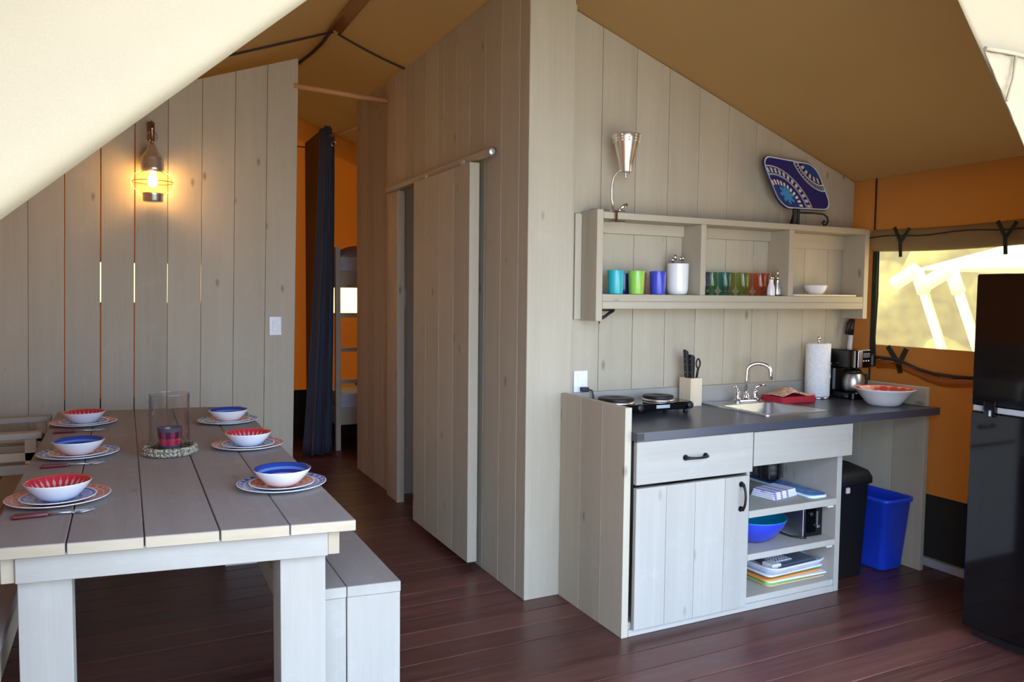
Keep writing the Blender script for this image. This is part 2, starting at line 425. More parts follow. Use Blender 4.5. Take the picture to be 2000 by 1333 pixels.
# ceiling: two roof slopes
def roof_sheet(sgn):
    def fn(u, v):
        x = RX + sgn*u*((XR-RX+.12) if sgn > 0 else (RX-XL+.12)); y = -2.15 + v*(YB+.15+2.15)
        z = roofz(x, y) - .012*math.sin(u*PI)*(1+.4*math.sin(y*2.2)) + .003*math.sin(x*7+y*3)
        return (x, y, z+.004)
    return MB().grid(fn, 26, 60)
ce = struct('ceiling', 'brown tent canvas roof sloping down from a central ridge')
roof_sheet(1).build('roof_slope', 'roof_canvas', ce, solid=.006)
roof_sheet(-1).build('roof_slope', 'roof_canvas', ce, solid=.006)
MB().grid(lambda u, v: (RX-.045+.09*u, -2.1+v*3.9, RZ-.008-.022*abs(u-.5)*2), 5, 12).build('ridge_band', 'roof_band', ce, solid=.004)
MB().tube([(RX-.02+.02*math.sin(i), 1.82+i*.3, roofz(RX, 1.82+i*.3)-.022) for i in range(10)], .011, 8).build('roof_seam', 'cord_dark', ce)
MB().tube([(RX-t*2.6, 1.82, roofz(RX-t*2.6, 1.82)-.016-.02*math.sin(t*PI)) for t in [i/14 for i in range(15)]], .008, 8).build('roof_seam', 'cord_dark', ce)
MB().tube([(RX+.03+t*.46, 1.82, roofz(RX+.03+t*.46, 1.82)-.014-.01*math.sin(t*PI)) for t in [i/8 for i in range(9)]], .008, 8).build('roof_seam', 'cord_dark', ce)

# canvas walls
def sheet_y(mb, x, y0, y1, z0, z1, n=2, m=0):   # sheet in plane x
    mb.grid(lambda u, v: (x, y0+(y1-y0)*u, z0+(z1-z0)*v), n, 2, m, False)
wr = struct('wall_right', 'orange canvas side wall with a dark skirt behind the refrigerator')
w = MB()
EZ = roofz(XR, 0)+.012
sheet_y(w, XR, YF-.2, -1.55, .0, EZ); sheet_y(w, XR, -1.55, -.055, 1.765, EZ); sheet_y(w, XR, -1.55, -.055, 0, 1.205); sheet_y(w, XR, -.055, YB, 0, EZ+.12)
w.build('canvas_panel', 'orange_canvas', wr, solid=.004)
MB().box(XR-.012, XR-.006, YF, YB, 0.0, .392).build('skirt', 'skirt_canvas', wr)
MB().tube([(XR-.006, -.048, .4), (XR-.006, -.048, EZ)], .005, 6).build('canvas_seam', 'cord_dark', wr)
wl = struct('wall_left', 'orange canvas side wall beyond the dining bench')
MB().grid(lambda u, v: (XL, YF-.2+u*(YB-YF+.2), v*(roofz(XL, 0)+.1)), 2, 2, 0, False).build('canvas_panel', 'orange_canvas', wl, solid=.004)
MB().box(XL+.006, XL+.012, YF, YB, 0, .392).build('skirt', 'skirt_canvas', wl)
wb = struct('wall_back', 'orange canvas gable wall at the back of the tent')
w = MB()
def back(x0, x1, z0, z1=None):
    n = max(2, int((x1-x0)*3)+2)
    w.grid(lambda u, v: (x0+(x1-x0)*u, YB, z0+((roofz(x0+(x1-x0)*u, YB)+.02 if z1 is None else z1)-z0)*v), n, 2, 0, False)
WIN = ((-2.0, -1.0, 1.37, 1.735), (.06, .95, 1.27, 1.70))
back(XL, -2.0, 0); back(-1.0, RX, 0); back(RX, .06, 0); back(.95, XR, 0)
for (x0, x1, z0, z1) in WIN: back(x0, x1, 0, z0); back(x0, x1, z1)
w.build('canvas_panel', 'orange_canvas', wb, solid=.004)
MB().box(XL, XR, YB-.012, YB-.006, 0, .49).build('skirt', 'skirt_canvas', wb)
MB().tube([(-.45, YB-.008, 2.93), (.05, YB-.008, 2.93)], .006, 6).build('canvas_seam', 'cord_dark', wb)
for i, (x0, x1, z0, z1) in enumerate(WIN):
    wn = struct('window_%d' % (i+2), ('bright vinyl window seen through gaps of the plank wall', 'bright yellow vinyl window behind the bunk bed')[i])
    MB().box(x0, x1, YB+.002, YB+.004, z0, z1).build('pane', 'milky_film', wn)
    f = MB(); e = .02
    f.box(x0-e, x1+e, YB-.008, YB+.006, z1, z1+e); f.box(x0-e, x1+e, YB-.008, YB+.006, z0-e, z0); f.box(x0-e, x0, YB-.008, YB+.006, z0, z1); f.box(x1, x1+e, YB-.008, YB+.006, z0, z1)
    f.build('window_hem', 'orange_canvas', wn)
# right window
wn = struct('window_1', 'amber-tinted vinyl tent window beside the kitchen, canvas blind rolled above it')
MB().box(XR+.004, XR+.006, -1.55, -.055, 1.205, 1.765).build('pane', 'window_film', wn)
rl = MB().grid(lambda u, v: (XR-.012-.035*math.cos(u*2*PI)*(.9+.1*math.sin(v*9)), -.05-1.5*v, 1.82+.064*math.sin(u*2*PI)-.012*math.sin(v*5)), 16, 40, closeu=True).build('rolled_blind', 'roll_canvas', wn)
MB().tube([(XR-.052, -.05-1.5*t, 1.835+.006*math.sin(t*20)) for t in [i/20 for i in range(21)]], .004, 6).build('blind_fold', 'cord_dark', wn)
def strap(pts, w=.017):
    mb = MB(); P = [Vector(p) for p in pts]
    for i in range(len(P)-1):
        a, b = P[i], P[i+1]; t = (b-a).normalized(); q = t.cross(Vector((1, 0, 0))).normalized()*w/2; n = Vector((.003, 0, 0))
        mb.hexa([a-q-n, a+q-n, a+q+n, a-q+n, b-q-n, b+q-n, b+q+n, b-q+n])
    return mb
X_ = XR-.062
for y0, z0 in ((-.27, 1.80), (-.86, 1.79)):
    strap([(X_, y0+.045, z0+.085), (X_-.006, y0, z0)]).build('strap', 'strap', wn); strap([(X_, y0-.05, z0+.075), (X_-.006, y0-.003, z0)]).build('strap', 'strap', wn)
    strap([(X_-.008, y0, z0+.01), (X_-.004, y0-.004, z0-.085)], .018).build('strap', 'strap', wn)
for y0 in (-.235,):
    strap([(XR-.014, y0+.06, 1.20), (XR-.02, y0-.02, 1.10), (XR-.018, y0-.03, 1.05)], .03).build('strap', 'strap', wn); strap([(XR-.018, y0-.065, 1.195), (XR-.024, y0-.025, 1.105)], .03).build('strap', 'strap', wn)
MB().tube([(XR-.01, -.085, 1.765), (XR-.012, -.09, 1.5), (XR-.012, -.082, 1.25), (XR-.014, -.09, 1.12)], .005, 6).build('blind_cord', 'cord_dark', wn)
MB().box(XR-.012, XR-.004, -.078, -.055, 1.12, 1.765).build('window_hem', 'strap', wn)
# baseboard on the right
bb = MB().box(XR-.06, XR-.012, -1.1, -.30, 0.0, .045).build('baseboard_right', 'gasket', bevel=.008); tag(bb, 'pale grey sill strip on the floor along the canvas wall', None, kind='structure')

# plank walls --------------------------------------------------------------
def vplank(parent, a, b, plane, axis, th, z0, ztop, mat='greywood_Z', lean=0.0, gap=.0012):
    """vertical plank between a and b along axis; plane = front face; th extends behind"""
    def P(t, d, z):
        t = t + lean*(z-1.9)
        return (t, plane+d, z) if axis == 'X' else (plane+d, t, z)
    a += gap; b -= gap; za, zb = ztop(a), ztop(b)
    pts = [P(a, 0, z0), P(b, 0, z0), P(b, th, z0), P(a, th, z0), P(a, 0, za), P(b, 0, zb), P(b, th, zb), P(a, th, za)]
    j = random.uniform(0, .0012); 
    return MB().hexa(pts).build('plank', mat, parent, bevel=.002)
wp = struct('wall_partition', 'grey-stained vertical plank wall behind the dining table')
ed = [-.645, -.845, -1.047, -1.249, -1.45, -1.641, -1.831, -2.026, -2.214, -2.41, -2.61, -2.81, -3.0, -3.18]
for i in range(len(ed)-1):
    g = {5: .0025, 6: .0025, 4: .0014}.get(i, .0010); g2 = {4: .0025, 5: .0025}.get(i, .001)
    vplank(wp, ed[i+1]+ (.0012 if i in (4, 5, 6) else 0), ed[i], 2.2, 'X', .022, 0.0, lambda x: roofz(x, 2.2)-.065, lean=.02, gap=max(g, .0010))
wk = struct('wall_kitchen', 'grey-stained vertical plank wall behind the kitchen counter')
MB().hexa([(0, 0, 0), (.245, 0, 0), (.245, .10, 0), (0, .10, 0), (0, 0, roofz(0, 0)-.02), (.245, 0, roofz(.245, 0)-.02), (.245, .10, roofz(.245, 0)-.02), (0, .10, roofz(0, 0)-.02)]).build('corner_board', 'greywood_Z', wk, bevel=.003)
MB().hexa([(.247, .035, 0), (.272, .035, 0), (.272, .10, 0), (.247, .10, 0), (.247, .035, 2.885), (.272, .035, 2.876), (.272, .10, 2.876), (.247, .10, 2.885)]).build('corner_strip', 'greywood_Z', wk, bevel=.002)
ek = [.273, .459, .667, .875, 1.078, 1.281, 1.484, 1.68, 1.88, 2.07, 2.275]
for i in range(len(ek)-1): vplank(wk, ek[i], ek[i+1], YK, 'X', .022, 0, lambda x: roofz(x, YK)-.018)
wh = struct('wall_hall', 'grey plank wall along the hallway with the sliding door')
ys = [.102, .30, .50, .70, .90, 1.10, 1.20]
for i in range(len(ys)-1): vplank(wh, ys[i], ys[i+1], 0.0, 'Y', .022, 0, lambda y: roofz(0, y)-.012)
ys = [1.20, 1.40, 1.60, 1.80, 2.0, 2.21]
for i in range(len(ys)-1): vplank(wh, ys[i], ys[i+1], 0.0, 'Y', .022, 2.19, lambda y: roofz(0, y)-.012)
board(wh, 'door_jamb', -.004, .05, 1.955, 2.0, 0, 2.19, 'greywood_Z'); vplank(wh, 2.0, 2.21, 0.0, 'Y', .022, 0, lambda y: 2.19)
board(wh, 'door_jamb', 0.022, .05, 1.16, 1.20, 0, 2.19, 'greywood_Z')
w2 = struct('wall_hall_rear', 'grey plank wall at the far end of the hallway beside the curtain')
ys = [2.212, 2.42, 2.63, 2.84, 3.0, 3.14]
for i in range(len(ys)-1): vplank(w2, ys[i], ys[i+1], 0.03, 'Y', .024, 0, lambda y: roofz(.03, y)-.02)
wba = struct('wall_bathroom', 'grey plank wall inside the room behind the sliding door')
for i in range(10): vplank(wba, .056+.22*i, .056+.22*(i+1), 2.165, 'X', .022, 0, lambda x: roofz(x, 2.0)-.03)
# sliding door
dr = struct('door_1', 'grey plank sliding barn door standing partly open')
dy = [.49, .71, .93, 1.15, 1.37]
for i in range(4): board(dr, 'plank', -.09, -.034, dy[i]+.0006, dy[i+1]-.0006, .045, 2.165, 'greywood_Z', .002)
tk = MB().box(-.06, -.03, .33, 2.06, 2.178, 2.212).build('door_track', 'greywood_Y', dr, bevel=.003)
MB().lathe([(.004, -.006), (.022, -.006), (.026, 0), (.022, .012), (.008, .014)], 16).build('track_cap', 'steel', dr, loc=(-.045, .318, 2.195), rot=(PI/2, 0, 0))
MB().box(-.075, -.06, .62, .66, 2.15, 2.195).build('hanger', 'steel', dr, bevel=.003); MB().box(-.075, -.06, 1.2, 1.24, 2.15, 2.195).build('hanger', 'steel', dr, bevel=.003)

# canvas divider at the bunk room, outside ground
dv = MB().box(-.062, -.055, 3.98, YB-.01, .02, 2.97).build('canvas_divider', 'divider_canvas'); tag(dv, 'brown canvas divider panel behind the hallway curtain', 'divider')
gr = MB().grid(lambda u, v: (-40+100*u, -40+90*v, -.16), 2, 2, 0, False).build('ground', 'sand', solid=.04); tag(gr, 'sunlit sandy ground outside the tent', None, kind='structure')
pd = MB().box(XL, XR, -4.6, -1.955, -.12, -.002).build('floor_porch', 'greywood_X'); tag(pd, 'weathered plank porch deck in front of the tent opening', None, kind='structure')

# added unseen canopy and left side sheet: they make the daylight more frontal
pc = struct('ceiling_porch_added', 'brown canvas canopy added out of view to cut the overhead sky light')
for sg in (1, -1):
    MB().grid(lambda u, v: (RX+sg*u*2.85, -2.16-1.1*v, roofz(RX+sg*u*2.85, 0)-.05*v), 6, 6).build('added_canopy_slope', 'roof_canvas', pc, solid=.006)
wpo = struct('wall_porch_added', 'canvas sheet added out of view to block light left of the porch')  # unseen sheet, added to keep side light off the hallway wall
MB().grid(lambda u, v: (XL, -4.6+2.5*u, -.1+2.25*v), 2, 2, 0, False).build('canvas_panel', 'orange_canvas', wpo, solid=.004)
# front flaps, tied back
def flap(name, label, sgn, top, slope, mat='flap_canvas'):
    X1 = XR if sgn > 0 else XL
    xa = top[0]
    def edge(x):
        z = top[1] - slope*abs(x-top[0])
        if sgn < 0 and x < -2.0: z = min(z, z - (-2.0-x)*9)      # unseen drop to the floor, added to block light from the left
        return max(.03, z)
    def fn(u, v):
        x = xa + (X1-xa)*u
        z0 = edge(x); z1 = max(roofz(x, YF)-.01, z0+.02)
        z = z0 + (z1-z0)*v
        dd = (z-z0)                       # distance above the free edge
        fold = .032*math.sin(dd*9+.6*math.sin(x*2))*math.exp(-dd*.6) + .014*math.sin(dd*19+x*3)*math.exp(-dd*1.5)
        roll_ = .012*math.exp(-dd*60) - .05*dd*math.exp(-((dd-.22)/.12)**2)
        return (x, YF + fold*(.8 if sgn > 0 else -.8)*(.35 if sgn > 0 else 1) + roll_ + .03*(1-v)*u, z)
    return MB().grid(fn, 60, 40)
# left edge runs through (-1.869,1.588) and (-1.424,1.979); right edge through (.279,2.272) and (.609,1.921)
fL = thing('tent_flap', 'cream canvas door flap tied back across the upper left corner', 'tent flap', (0, 0, 0))
m = flap('', '', -1, (-.478, 2.81), .879); m.build('flap_sheet', 'flap_canvas', fL, solid=.003)
fR = thing('tent_flap', 'cream canvas door flap in the upper right corner with pleated pocket', 'tent flap', (0, 0, 0))
m = flap('', '', 1, (-.478, 3.148), 1.0638); m.build('flap_sheet', 'flap_canvas', fR, solid=.003)
MB().tube([(.352+.50*t, YF-.040-.003*math.sin(t*9), 2.146+.006*math.sin(t*3)) for t in [i/12 for i in range(13)]], .006, 8).build('hem_seam', 'flap_canvas', fR)
def pk(u, v):
    z = 2.146 - .36*v
    x0 = -.478 + (3.148-z)/1.0638 - .112
    x = x0 + (.84-x0)*u
    return (x, YF-.036 - .007*math.sin((x+.25*v)*80)*math.sin(PI*min(1, v*1.5+.08))*math.exp(-u*1.5) + .02*v, z)
MB().grid(pk, 60, 16).build('pocket', 'flap_canvas', fR, solid=.003)
MB().tube([(.475, YF-.047, 2.14), (.467, YF-.048, 2.08), (.452, YF-.042, 2.02)], .004, 8).build('pocket_seam', 'flap_canvas', fR)

# outside: neighbouring tent seen through the window
nt = thing('neighbour_tent', 'pale neighbouring tent with roof overhang seen through the amber window', 'tent', (0, 0, 0))
m = MB(); m.v += [(7, 3.2, 1.83), (7, -3.4, 1.83), (7, -.1, 2.55), (11, 3.2, 1.83), (11, -3.4, 1.83), (11, -.1, 2.55)]
for q in ((0, 1, 2), (3, 5, 4), (0, 2, 5, 3), (2, 1, 4, 5), (1, 0, 3, 4)): m.quad(q)
m.build('tent_roof', 'outer_tent', nt); board(nt, 'tent_wall', 8.6, 10.8, -2.9, 2.7, -.1, 1.86, 'outer_tent', .01)
for y0 in (3.08, 2.64, .5, -1.5):
    p = MB().tube([(6.95, y0, 1.78), (6.95, y0-.75, -.12)], .055, 10).build('pole', 'blockwood', nt)
    MB().tube([(6.9, y0+.28, 1.66), (6.9, y0-.02, 1.83)], .085, 10).build('pole_sleeve', 'outer_tent', nt)
    MB().tube([(6.95, y0+.01, 1.80), (6.95, y0-.09, 1.55)], .075, 10).build('pole_sleeve', 'outer_tent', nt)
hg = MB().grid(lambda u, v: (13+.5*math.sin(u*40+v*7)+.4*math.sin(u*95)*math.sin(v*12)+v*.8, -12+30*u, -.2+3.6*v+.35*math.sin(u*33)*v), 140, 16).build('hedge', 'foliage', solid=.3); tag(hg, 'row of leafy bushes beyond the neighbouring tent', 'hedge')
for i, (y0, y1, z1, x) in enumerate(((4.6, 3.55, .78, 6.2), (3.7, 1.4, .55, 6.0))):
    lw = MB().box(x, x+.5, y1, y0, -.15, z1).build('low_wall', 'outer_tent', bevel=.03); tag(lw, ('taller pale block outside the amber window, at its left', 'long low pale block outside the amber window')[i], 'wall')

# ================================================================== DINING SIDE
TZ = .798
SK = -.1424
def ty0(x): return -.997 + SK*(x+1.0888)
def ty1(x): return 1.6035 + SK*(x+1.0888)
tb = thing('dining_table', 'long grey plank dining table with thick square legs', 'table', (0, 0, 0))
xe = [-2.056, -1.860, -1.668, -1.472, -1.281, -1.089]
for i in range(5):
    a, b = xe[i]+.0018, xe[i+1]-.0018; j = random.uniform(-.004, .004); zt = TZ - random.uniform(0, .002)
    m = MB().hexa([(a, ty0(a)+j, .763), (b, ty0(b)+j, .763), (b, ty1(b), .763), (a, ty1(a), .763), (a, ty0(a)+j, zt), (b, ty0(b)+j, zt), (b, ty1(b), zt), (a, ty1(a), zt)])
    m.mi[2] = 1; m.build('table_board', ['tablewood_Y', 'endgrain'], tb, bevel=.002)
def skew_box(x0, x1, y0, y1, z0, z1, sk=SK, xr=-1.16):
    f = lambda x, y: (x, y+sk*(x-xr))
    P = [(*f(x0, y0), z0), (*f(x1, y0), z0), (*f(x1, y1), z0), (*f(x0, y1), z0), (*f(x0, y0), z1), (*f(x1, y0), z1), (*f(x1, y1), z1), (*f(x0, y1), z1)]
    return MB().hexa(P)
skew_box(-1.985, -1.166, -.955, -.918, .684, .762).build('apron', 'palewood_X', tb, bevel=.002)
skew_box(-1.985, -1.166, 1.48, 1.515, .684, .762).build('apron', 'greywood_X', tb, bevel=.002)
for x0, x1 in ((-1.164, -1.130), (-2.020, -1.986)):
    m = skew_box(x0, x1, -.945, 1.53, .684, .762); m.mi[2] = 1; m.build('side_apron', ['greywood_Y', 'endgrain'], tb, bevel=.002)
for x0, x1, xs in ((-1.298, -1.166, -1.19), (-1.984, -1.852, -1.955)):
    for y0 in (-.918, 1.36):
        m = skew_box(x0, x1, y0, y0+.035, 0, .683); q = skew_box(xs, (x1 if xs > -1.5 else x0), y0+.035, y0+.13, 0, .683) if xs > -1.5 else skew_box(x0, xs, y0+.035, y0+.13, 0, .683)
        b = len(m.v); m.v += q.v; m.f += [tuple(i+b for i in f) for f in q.f]; m.mi += q.mi; m.sm += q.sm
        # inner return board closes the square leg
        q = skew_box(x0, x0+.03, y0+.035, y0+.13, 0, .683) if xs > -1.5 else skew_box(x1-.03, x1, y0+.035, y0+.13, 0, .683)
        b = len(m.v); m.v += q.v; m.f += [tuple(i+b for i in f) for f in q.f]; m.mi += q.mi; m.sm += q.sm
        m.build('leg', 'palewood_Z' if y0 < 0 else 'greywood_Z', tb, bevel=.0015)  # near legs take the daylit copy of the wood, far legs the plain one
def bench(label, x0, x1, ya, yb, end_mat):
    t = thing('bench', label, 'bench', (0, 0, 0), group='plank benches at the dining table')
    xm = (x0+x1)/2; xr = -.889
    for a, b in ((x0, xm-.001), (xm+.001, x1)):
        m = skew_box(a, b, ya, yb, .478, .515, -.12, xr); m.mi[2] = 1; m.build('seat_board', ['tablewood_Y', 'palewood_X'], t, bevel=.002)
        for y in (ya+.004, yb-.044): skew_box(a+.001, b-.001, y, y+.036, 0, .477, -.12, xr).build('leg_board', end_mat, t, bevel=.002)
    for a in (x0+.012, x1-.040): skew_box(a, a+.028, ya+.044, yb-.046, .36, .477, -.12, xr).build('side_rail', 'greywood_Y', t, bevel=.002)
    return t
bench('low plank bench on the hallway side of the dining table', -1.245, -.889, -.812, 1.10, 'palewood_Z')
bench('low plank bench at the left of the dining table, mostly hidden', -2.385, -2.03, -.95, .80, 'greywood_Z')
# slatted armchair at the far left
ac = thing('armchair', 'grey wooden armchair with flat arms at the far left behind the table', 'chair', (0, 0, 0))
for y in (1.18, 1.74):
    board(ac, 'armrest', -2.85, -2.085, y, y+.075, .745, .775, 'palewood_X'); board(ac, 'side_rail', -2.82, -2.10, y+.01, y+.05, .635, .678, 'greywood_X')
    for x in (-2.16, -2.80): board(ac, 'leg', x, x+.05, y+.01, y+.06, 0, .744, 'greywood_Z')
    board(ac, 'seat_rail', -2.82, -2.10, y-.012, y+.02, .575, .622, 'palewood_X')
for k in range(6): board(ac, 'seat_slat', -2.76+.11*k, -2.66+.11*k, 1.195, 1.80, .44, .46, 'greywood_Y')
for x in (-2.82,):
    for k in range(4): board(ac, 'back_slat', x, x+.02, 1.19, 1.80, .70+.09*k, .77+.09*k, 'greywood_Y')
    for y in (1.19, 1.75): board(ac, 'back_post', x-.03, x-.001, y, y+.05, .0, 1.06, 'greywood_Z')

# table settings -----------------------------------------------------------
SPOT = {'n1': (-1.908, -.40), 'm1': (-1.886, .36), 'f1': (-1.90, 1.20), 'n2': (-1.222, -.50), 'm2': (-1.229, .28), 'f2': (-1.232, 1.0)}
WHERE = {'n1': 'near left place setting', 'm1': 'middle left place setting', 'f1': 'far left place setting',
         'n2': 'near right place setting', 'm2': 'middle right place setting', 'f2': 'far right place setting'}
def plate_mesh(R, h):
    return MB().lathe([(0.0, .004), (R*.55, .004), (R*.62, .006), (R*.94, h), (R*.985, h+.0015), (R, h+.0005, 1), (R*.985, h-.002, 1), (R*.6, .001, 1), (R*.5, 0, 1), (0, 0, 1)], 56)
def bowl_mesh(R, h):
    return MB().lathe([(0, .008), (R*.40, .009), (R*.58, .016), (R*.74, .032), (R*.86, .052*h/.068), (R*.935, h-.003), (R*.99, h, 1), (R, h-.0015, 1), (R*.985, h-.004, 1), (R*.88, .045*h/.068, 1), (R*.76, .026, 1), (R*.62, .010, 1), (R*.48, .002, 1), (R*.44, 0, 1), (0, 0, 1)], 56)
proto = {}
def place(kind, R, h, mats, spot, dz, label, cat, dy=0, grp=None, rz=0):
    key = (kind, tuple(mats))
    if key in proto:
        o = proto[key].copy(); COL.objects.link(o)
    else:
        o = (plate_mesh if 'plate' in kind else bowl_mesh)(R, h).build(kind, mats); proto[key] = o
    x, y = SPOT[spot]; o.location = (x, y+dy, TZ+.0005+dz); o.rotation_euler = (0, 0, rz)
    return tag(o, label, cat, grp)
for sp_, bowl, salad, dinner in (('n1', 'red', 'blue', 'red'), ('m1', 'blue', 'red', 'blue'), ('f1', 'red', 'blue', 'red'), ('n2', 'blue', 'red', 'blue'), ('m2', 'red', 'blue', 'red'), ('f2', 'blue', 'red', 'blue')):
    wz = WHERE[sp_]
    place('dinner_plate', .152, .018, ['dinner_'+dinner, 'ceramic'], sp_, 0, '%s-rimmed dinner plate at the bottom of the %s' % (dinner, wz), 'plate', 0, 'dinner plates on the table', random.uniform(0, 3))
    place('salad_plate', .112, .014, ['salad_'+salad, 'ceramic'], sp_, .0055, '%s patterned small plate under the bowl of the %s' % (('orange-red' if salad == 'red' else salad), wz), 'plate', -.004, 'small plates on the table', random.uniform(0, 3))
    place('soup_bowl', .098, .059, ['bowl_in_'+bowl, 'ceramic'], sp_, .0105, 'white bowl with %s inside on the %s' % (('patterned red' if bowl == 'red' else 'ringed blue'), wz), 'bowl', -.010, 'bowls on the table', random.uniform(0, 3))
def cutlery(kind, loc, rz, label, grp):
    t = thing(kind, label, kind, loc, (0, 0, rz), grp)
    MB().box(0, .095, -.008, .008, 0, .010).build('handle', 'red_handle', t, bevel=.004, seg=2)
    if kind == 'knife':
        m = MB(); m.prism([(.095, -.005), (.12, -.009), (.19, -.010), (.215, -.002), (.205, .006), (.095, .005)], .004, .0058); m.build('blade', 'steel', t)
    else:
        MB().tube([(.095, 0, .005), (.13, 0, .006), (.165, 0, .005)], [.0035, .003, .005], 8).build('neck', 'steel', t)
        m = MB()
        for k in (-1.5, -.5, .5, 1.5): m.tube([(.163, k*.0045, .005), (.185, k*.0055, .003), (.215, k*.0055, .009)], [.0018, .0018, .0012], 6)
        m.box(.158, .168, -.008, .008, .003, .007); m.build('tines', 'steel', t)
    return t
for (x, y, wtxt, sc) in ((-2.018, -.575, 'near left place setting', 1), (-2.006, .165, 'middle left place setting', 1), (-2.02, .985, 'far left place setting', 1)):
    cutlery('fork', (x, y-.012, TZ+.0012), .02, 'red-handled fork lying in front of the %s' % wtxt, 'red-handled forks')
    cutlery('knife', (x+.004, y+.014, TZ+.0012), -.05, 'red-handled knife lying behind the fork of the %s' % wtxt, 'red-handled knives')
cutlery('fork', (-1.085-.03, .455, TZ+.0012), PI+.05, 'red-handled fork peeking out behind the middle right place setting', 'red-handled forks')

# centrepiece
HX, HY = -1.545, .27
tv = thing('trivet', 'round woven straw mat under the candle glass', 'trivet', (HX, HY, TZ+.0005))
m = MB()
for zc, R in ((.010, .100), (.027, .098)):
    m.grid(lambda u, v: ((R+.010*math.cos(v*2*PI)*(1+.12*math.sin(u*2*PI*34)))*math.cos(u*2*PI), (R+.010*math.cos(v*2*PI)*(1+.12*math.sin(u*2*PI*34)))*math.sin(u*2*PI), zc+.0095*math.sin(v*2*PI)*(1+.12*math.sin(u*2*PI*34+1))), 140, 9, closeu=True)
m.build('braided_rim', 'straw', tv)
MB().lathe([(0, .004), (.093, .004), (.094, .012), (.088, .015), (0, .015)], 40).build('mat_base', 'straw', tv)
hu = MB().lathe([(.076, .0), (.0795, .003), (.0795, .235), (.081, .237), (.079, .2375)], 48, cap_top=False).build('hurricane_glass', 'clear_glass', loc=(HX, HY, TZ+.0165)); tag(hu, 'clear glass cylinder around the candle holder on the straw mat', 'glass cylinder')
cd = thing('candle_holder', 'red and black checked candle glass inside the clear cylinder', 'candle', (HX, HY, TZ+.0175))
MB().lathe([(0, 0), (.038, 0), (.041, .006), (.050, .092), (.051, .094), (.048, .094), (.045, .085), (.044, .06), (0, .058)], 40).build('checked_glass', 'plaid_glass', cd)
MB().lathe([(0, .0585), (.043, .0585), (.0435, .066), (0, .067)], 32).build('wax', 'wax', cd); MB().tube([(0, 0, .066), (.001, 0, .078)], .0015, 6).build('wick', 'black_plastic', cd)

# wall lantern
LX, LY = -1.537, 2.075
ln = thing('wall_lantern', 'lit onion-globe brass lantern hanging on the plank wall', 'lantern', (LX, LY, 0))
MB().box(-.02, .02, .105, .125, 2.42, 2.54).build('wall_plate', 'bronze', ln, bevel=.006)
MB().tube([(0, .11, 2.50), (0, .06, 2.525), (0, .02, 2.52), (0, 0, 2.49), (0, 0, 2.47)], .009, 10).build('hook_arm', 'bronze', ln)
MB().lathe([(.004, 2.495), (.013, 2.495), (.015, 2.475), (.009, 2.465), (.008, 2.40), (.011, 2.385)], 20).build('stem', 'bronze', ln)
MB().tube([(.03*math.cos(a), 0, 2.425+.035*math.sin(a)) for a in [i*2*PI/24 for i in range(25)]], .0022, 6).build('ring', 'bronze', ln)
MB().lathe([(.010, 2.39), (.022, 2.375), (.030, 2.355), (.036, 2.34), (.050, 2.322), (.058, 2.308), (.064, 2.302), (.066, 2.292), (.065, 2.268), (.068, 2.264), (.065, 2.24), (.068, 2.234), (.063, 2.212), (.03, 2.209), (0, 2.209)], 32).build('cap', 'nickel', ln)
MB().lathe([(.052, 2.216), (.066, 2.212), (.092, 2.196), (.110, 2.172), (.116, 2.148), (.110, 2.122), (.090, 2.098), (.064, 2.083), (.056, 2.08)], 36, cap_top=False).build('glass_globe', 'globe_glass', ln)
MB().tube([(.119*math.cos(a), .119*math.sin(a), 2.15) for a in [i*2*PI/36 for i in range(37)]], .0022, 6).build('wire_guard', 'bronze', ln)
for k in range(4):
    a = k*PI/2
    MB().tube([((r+.004)*math.cos(a), (r+.004)*math.sin(a), z) for r, z in ((.066, 2.214), (.094, 2.198), (.112, 2.172), (.117, 2.148), (.112, 2.12), (.092, 2.095), (.062, 2.078))], .0014, 6).build('wire_guard', 'nickel', ln)
MB().lathe([(0, 2.082), (.061, 2.082), (.063, 2.076), (.059, 2.07), (.059, 2.036), (.055, 2.030), (0, 2.030)], 28).build('base', 'nickel', ln)
MB().lathe([(0, 2.21), (.014, 2.208), (.016, 2.195), (.024, 2.175), (.027, 2.155), (.022, 2.135), (.010, 2.126), (0, 2.124)], 20).build('bulb', 'bulb', ln)

def switch(loc, rz, label, plug=False):
    t = thing('wall_outlet' if plug else 'light_switch', label, 'outlet' if plug else 'switch', loc, (0, 0, rz))
    MB().box(-.040, .040, -.008, 0, -.063, .063).build('cover_plate', 'white_plastic', t, bevel=.003, seg=2)
    if plug:
        for z in (-.030, .030): MB().box(-.020, .020, -.010, -.0082, z-.018, z+.018).build('socket', 'white_plastic', t, bevel=.001)
    else: MB().box(-.018, .018, -.0115, -.0082, -.034, .034).build('rocker', 'white_plastic', t, bevel=.0015)
    return t
switch((-.790, 2.1985, 1.25), 0, 'white light switch on the plank wall near the hallway')
switch((.088, 2.1635, 1.445), 0, 'white switch plate inside the room behind the sliding door')
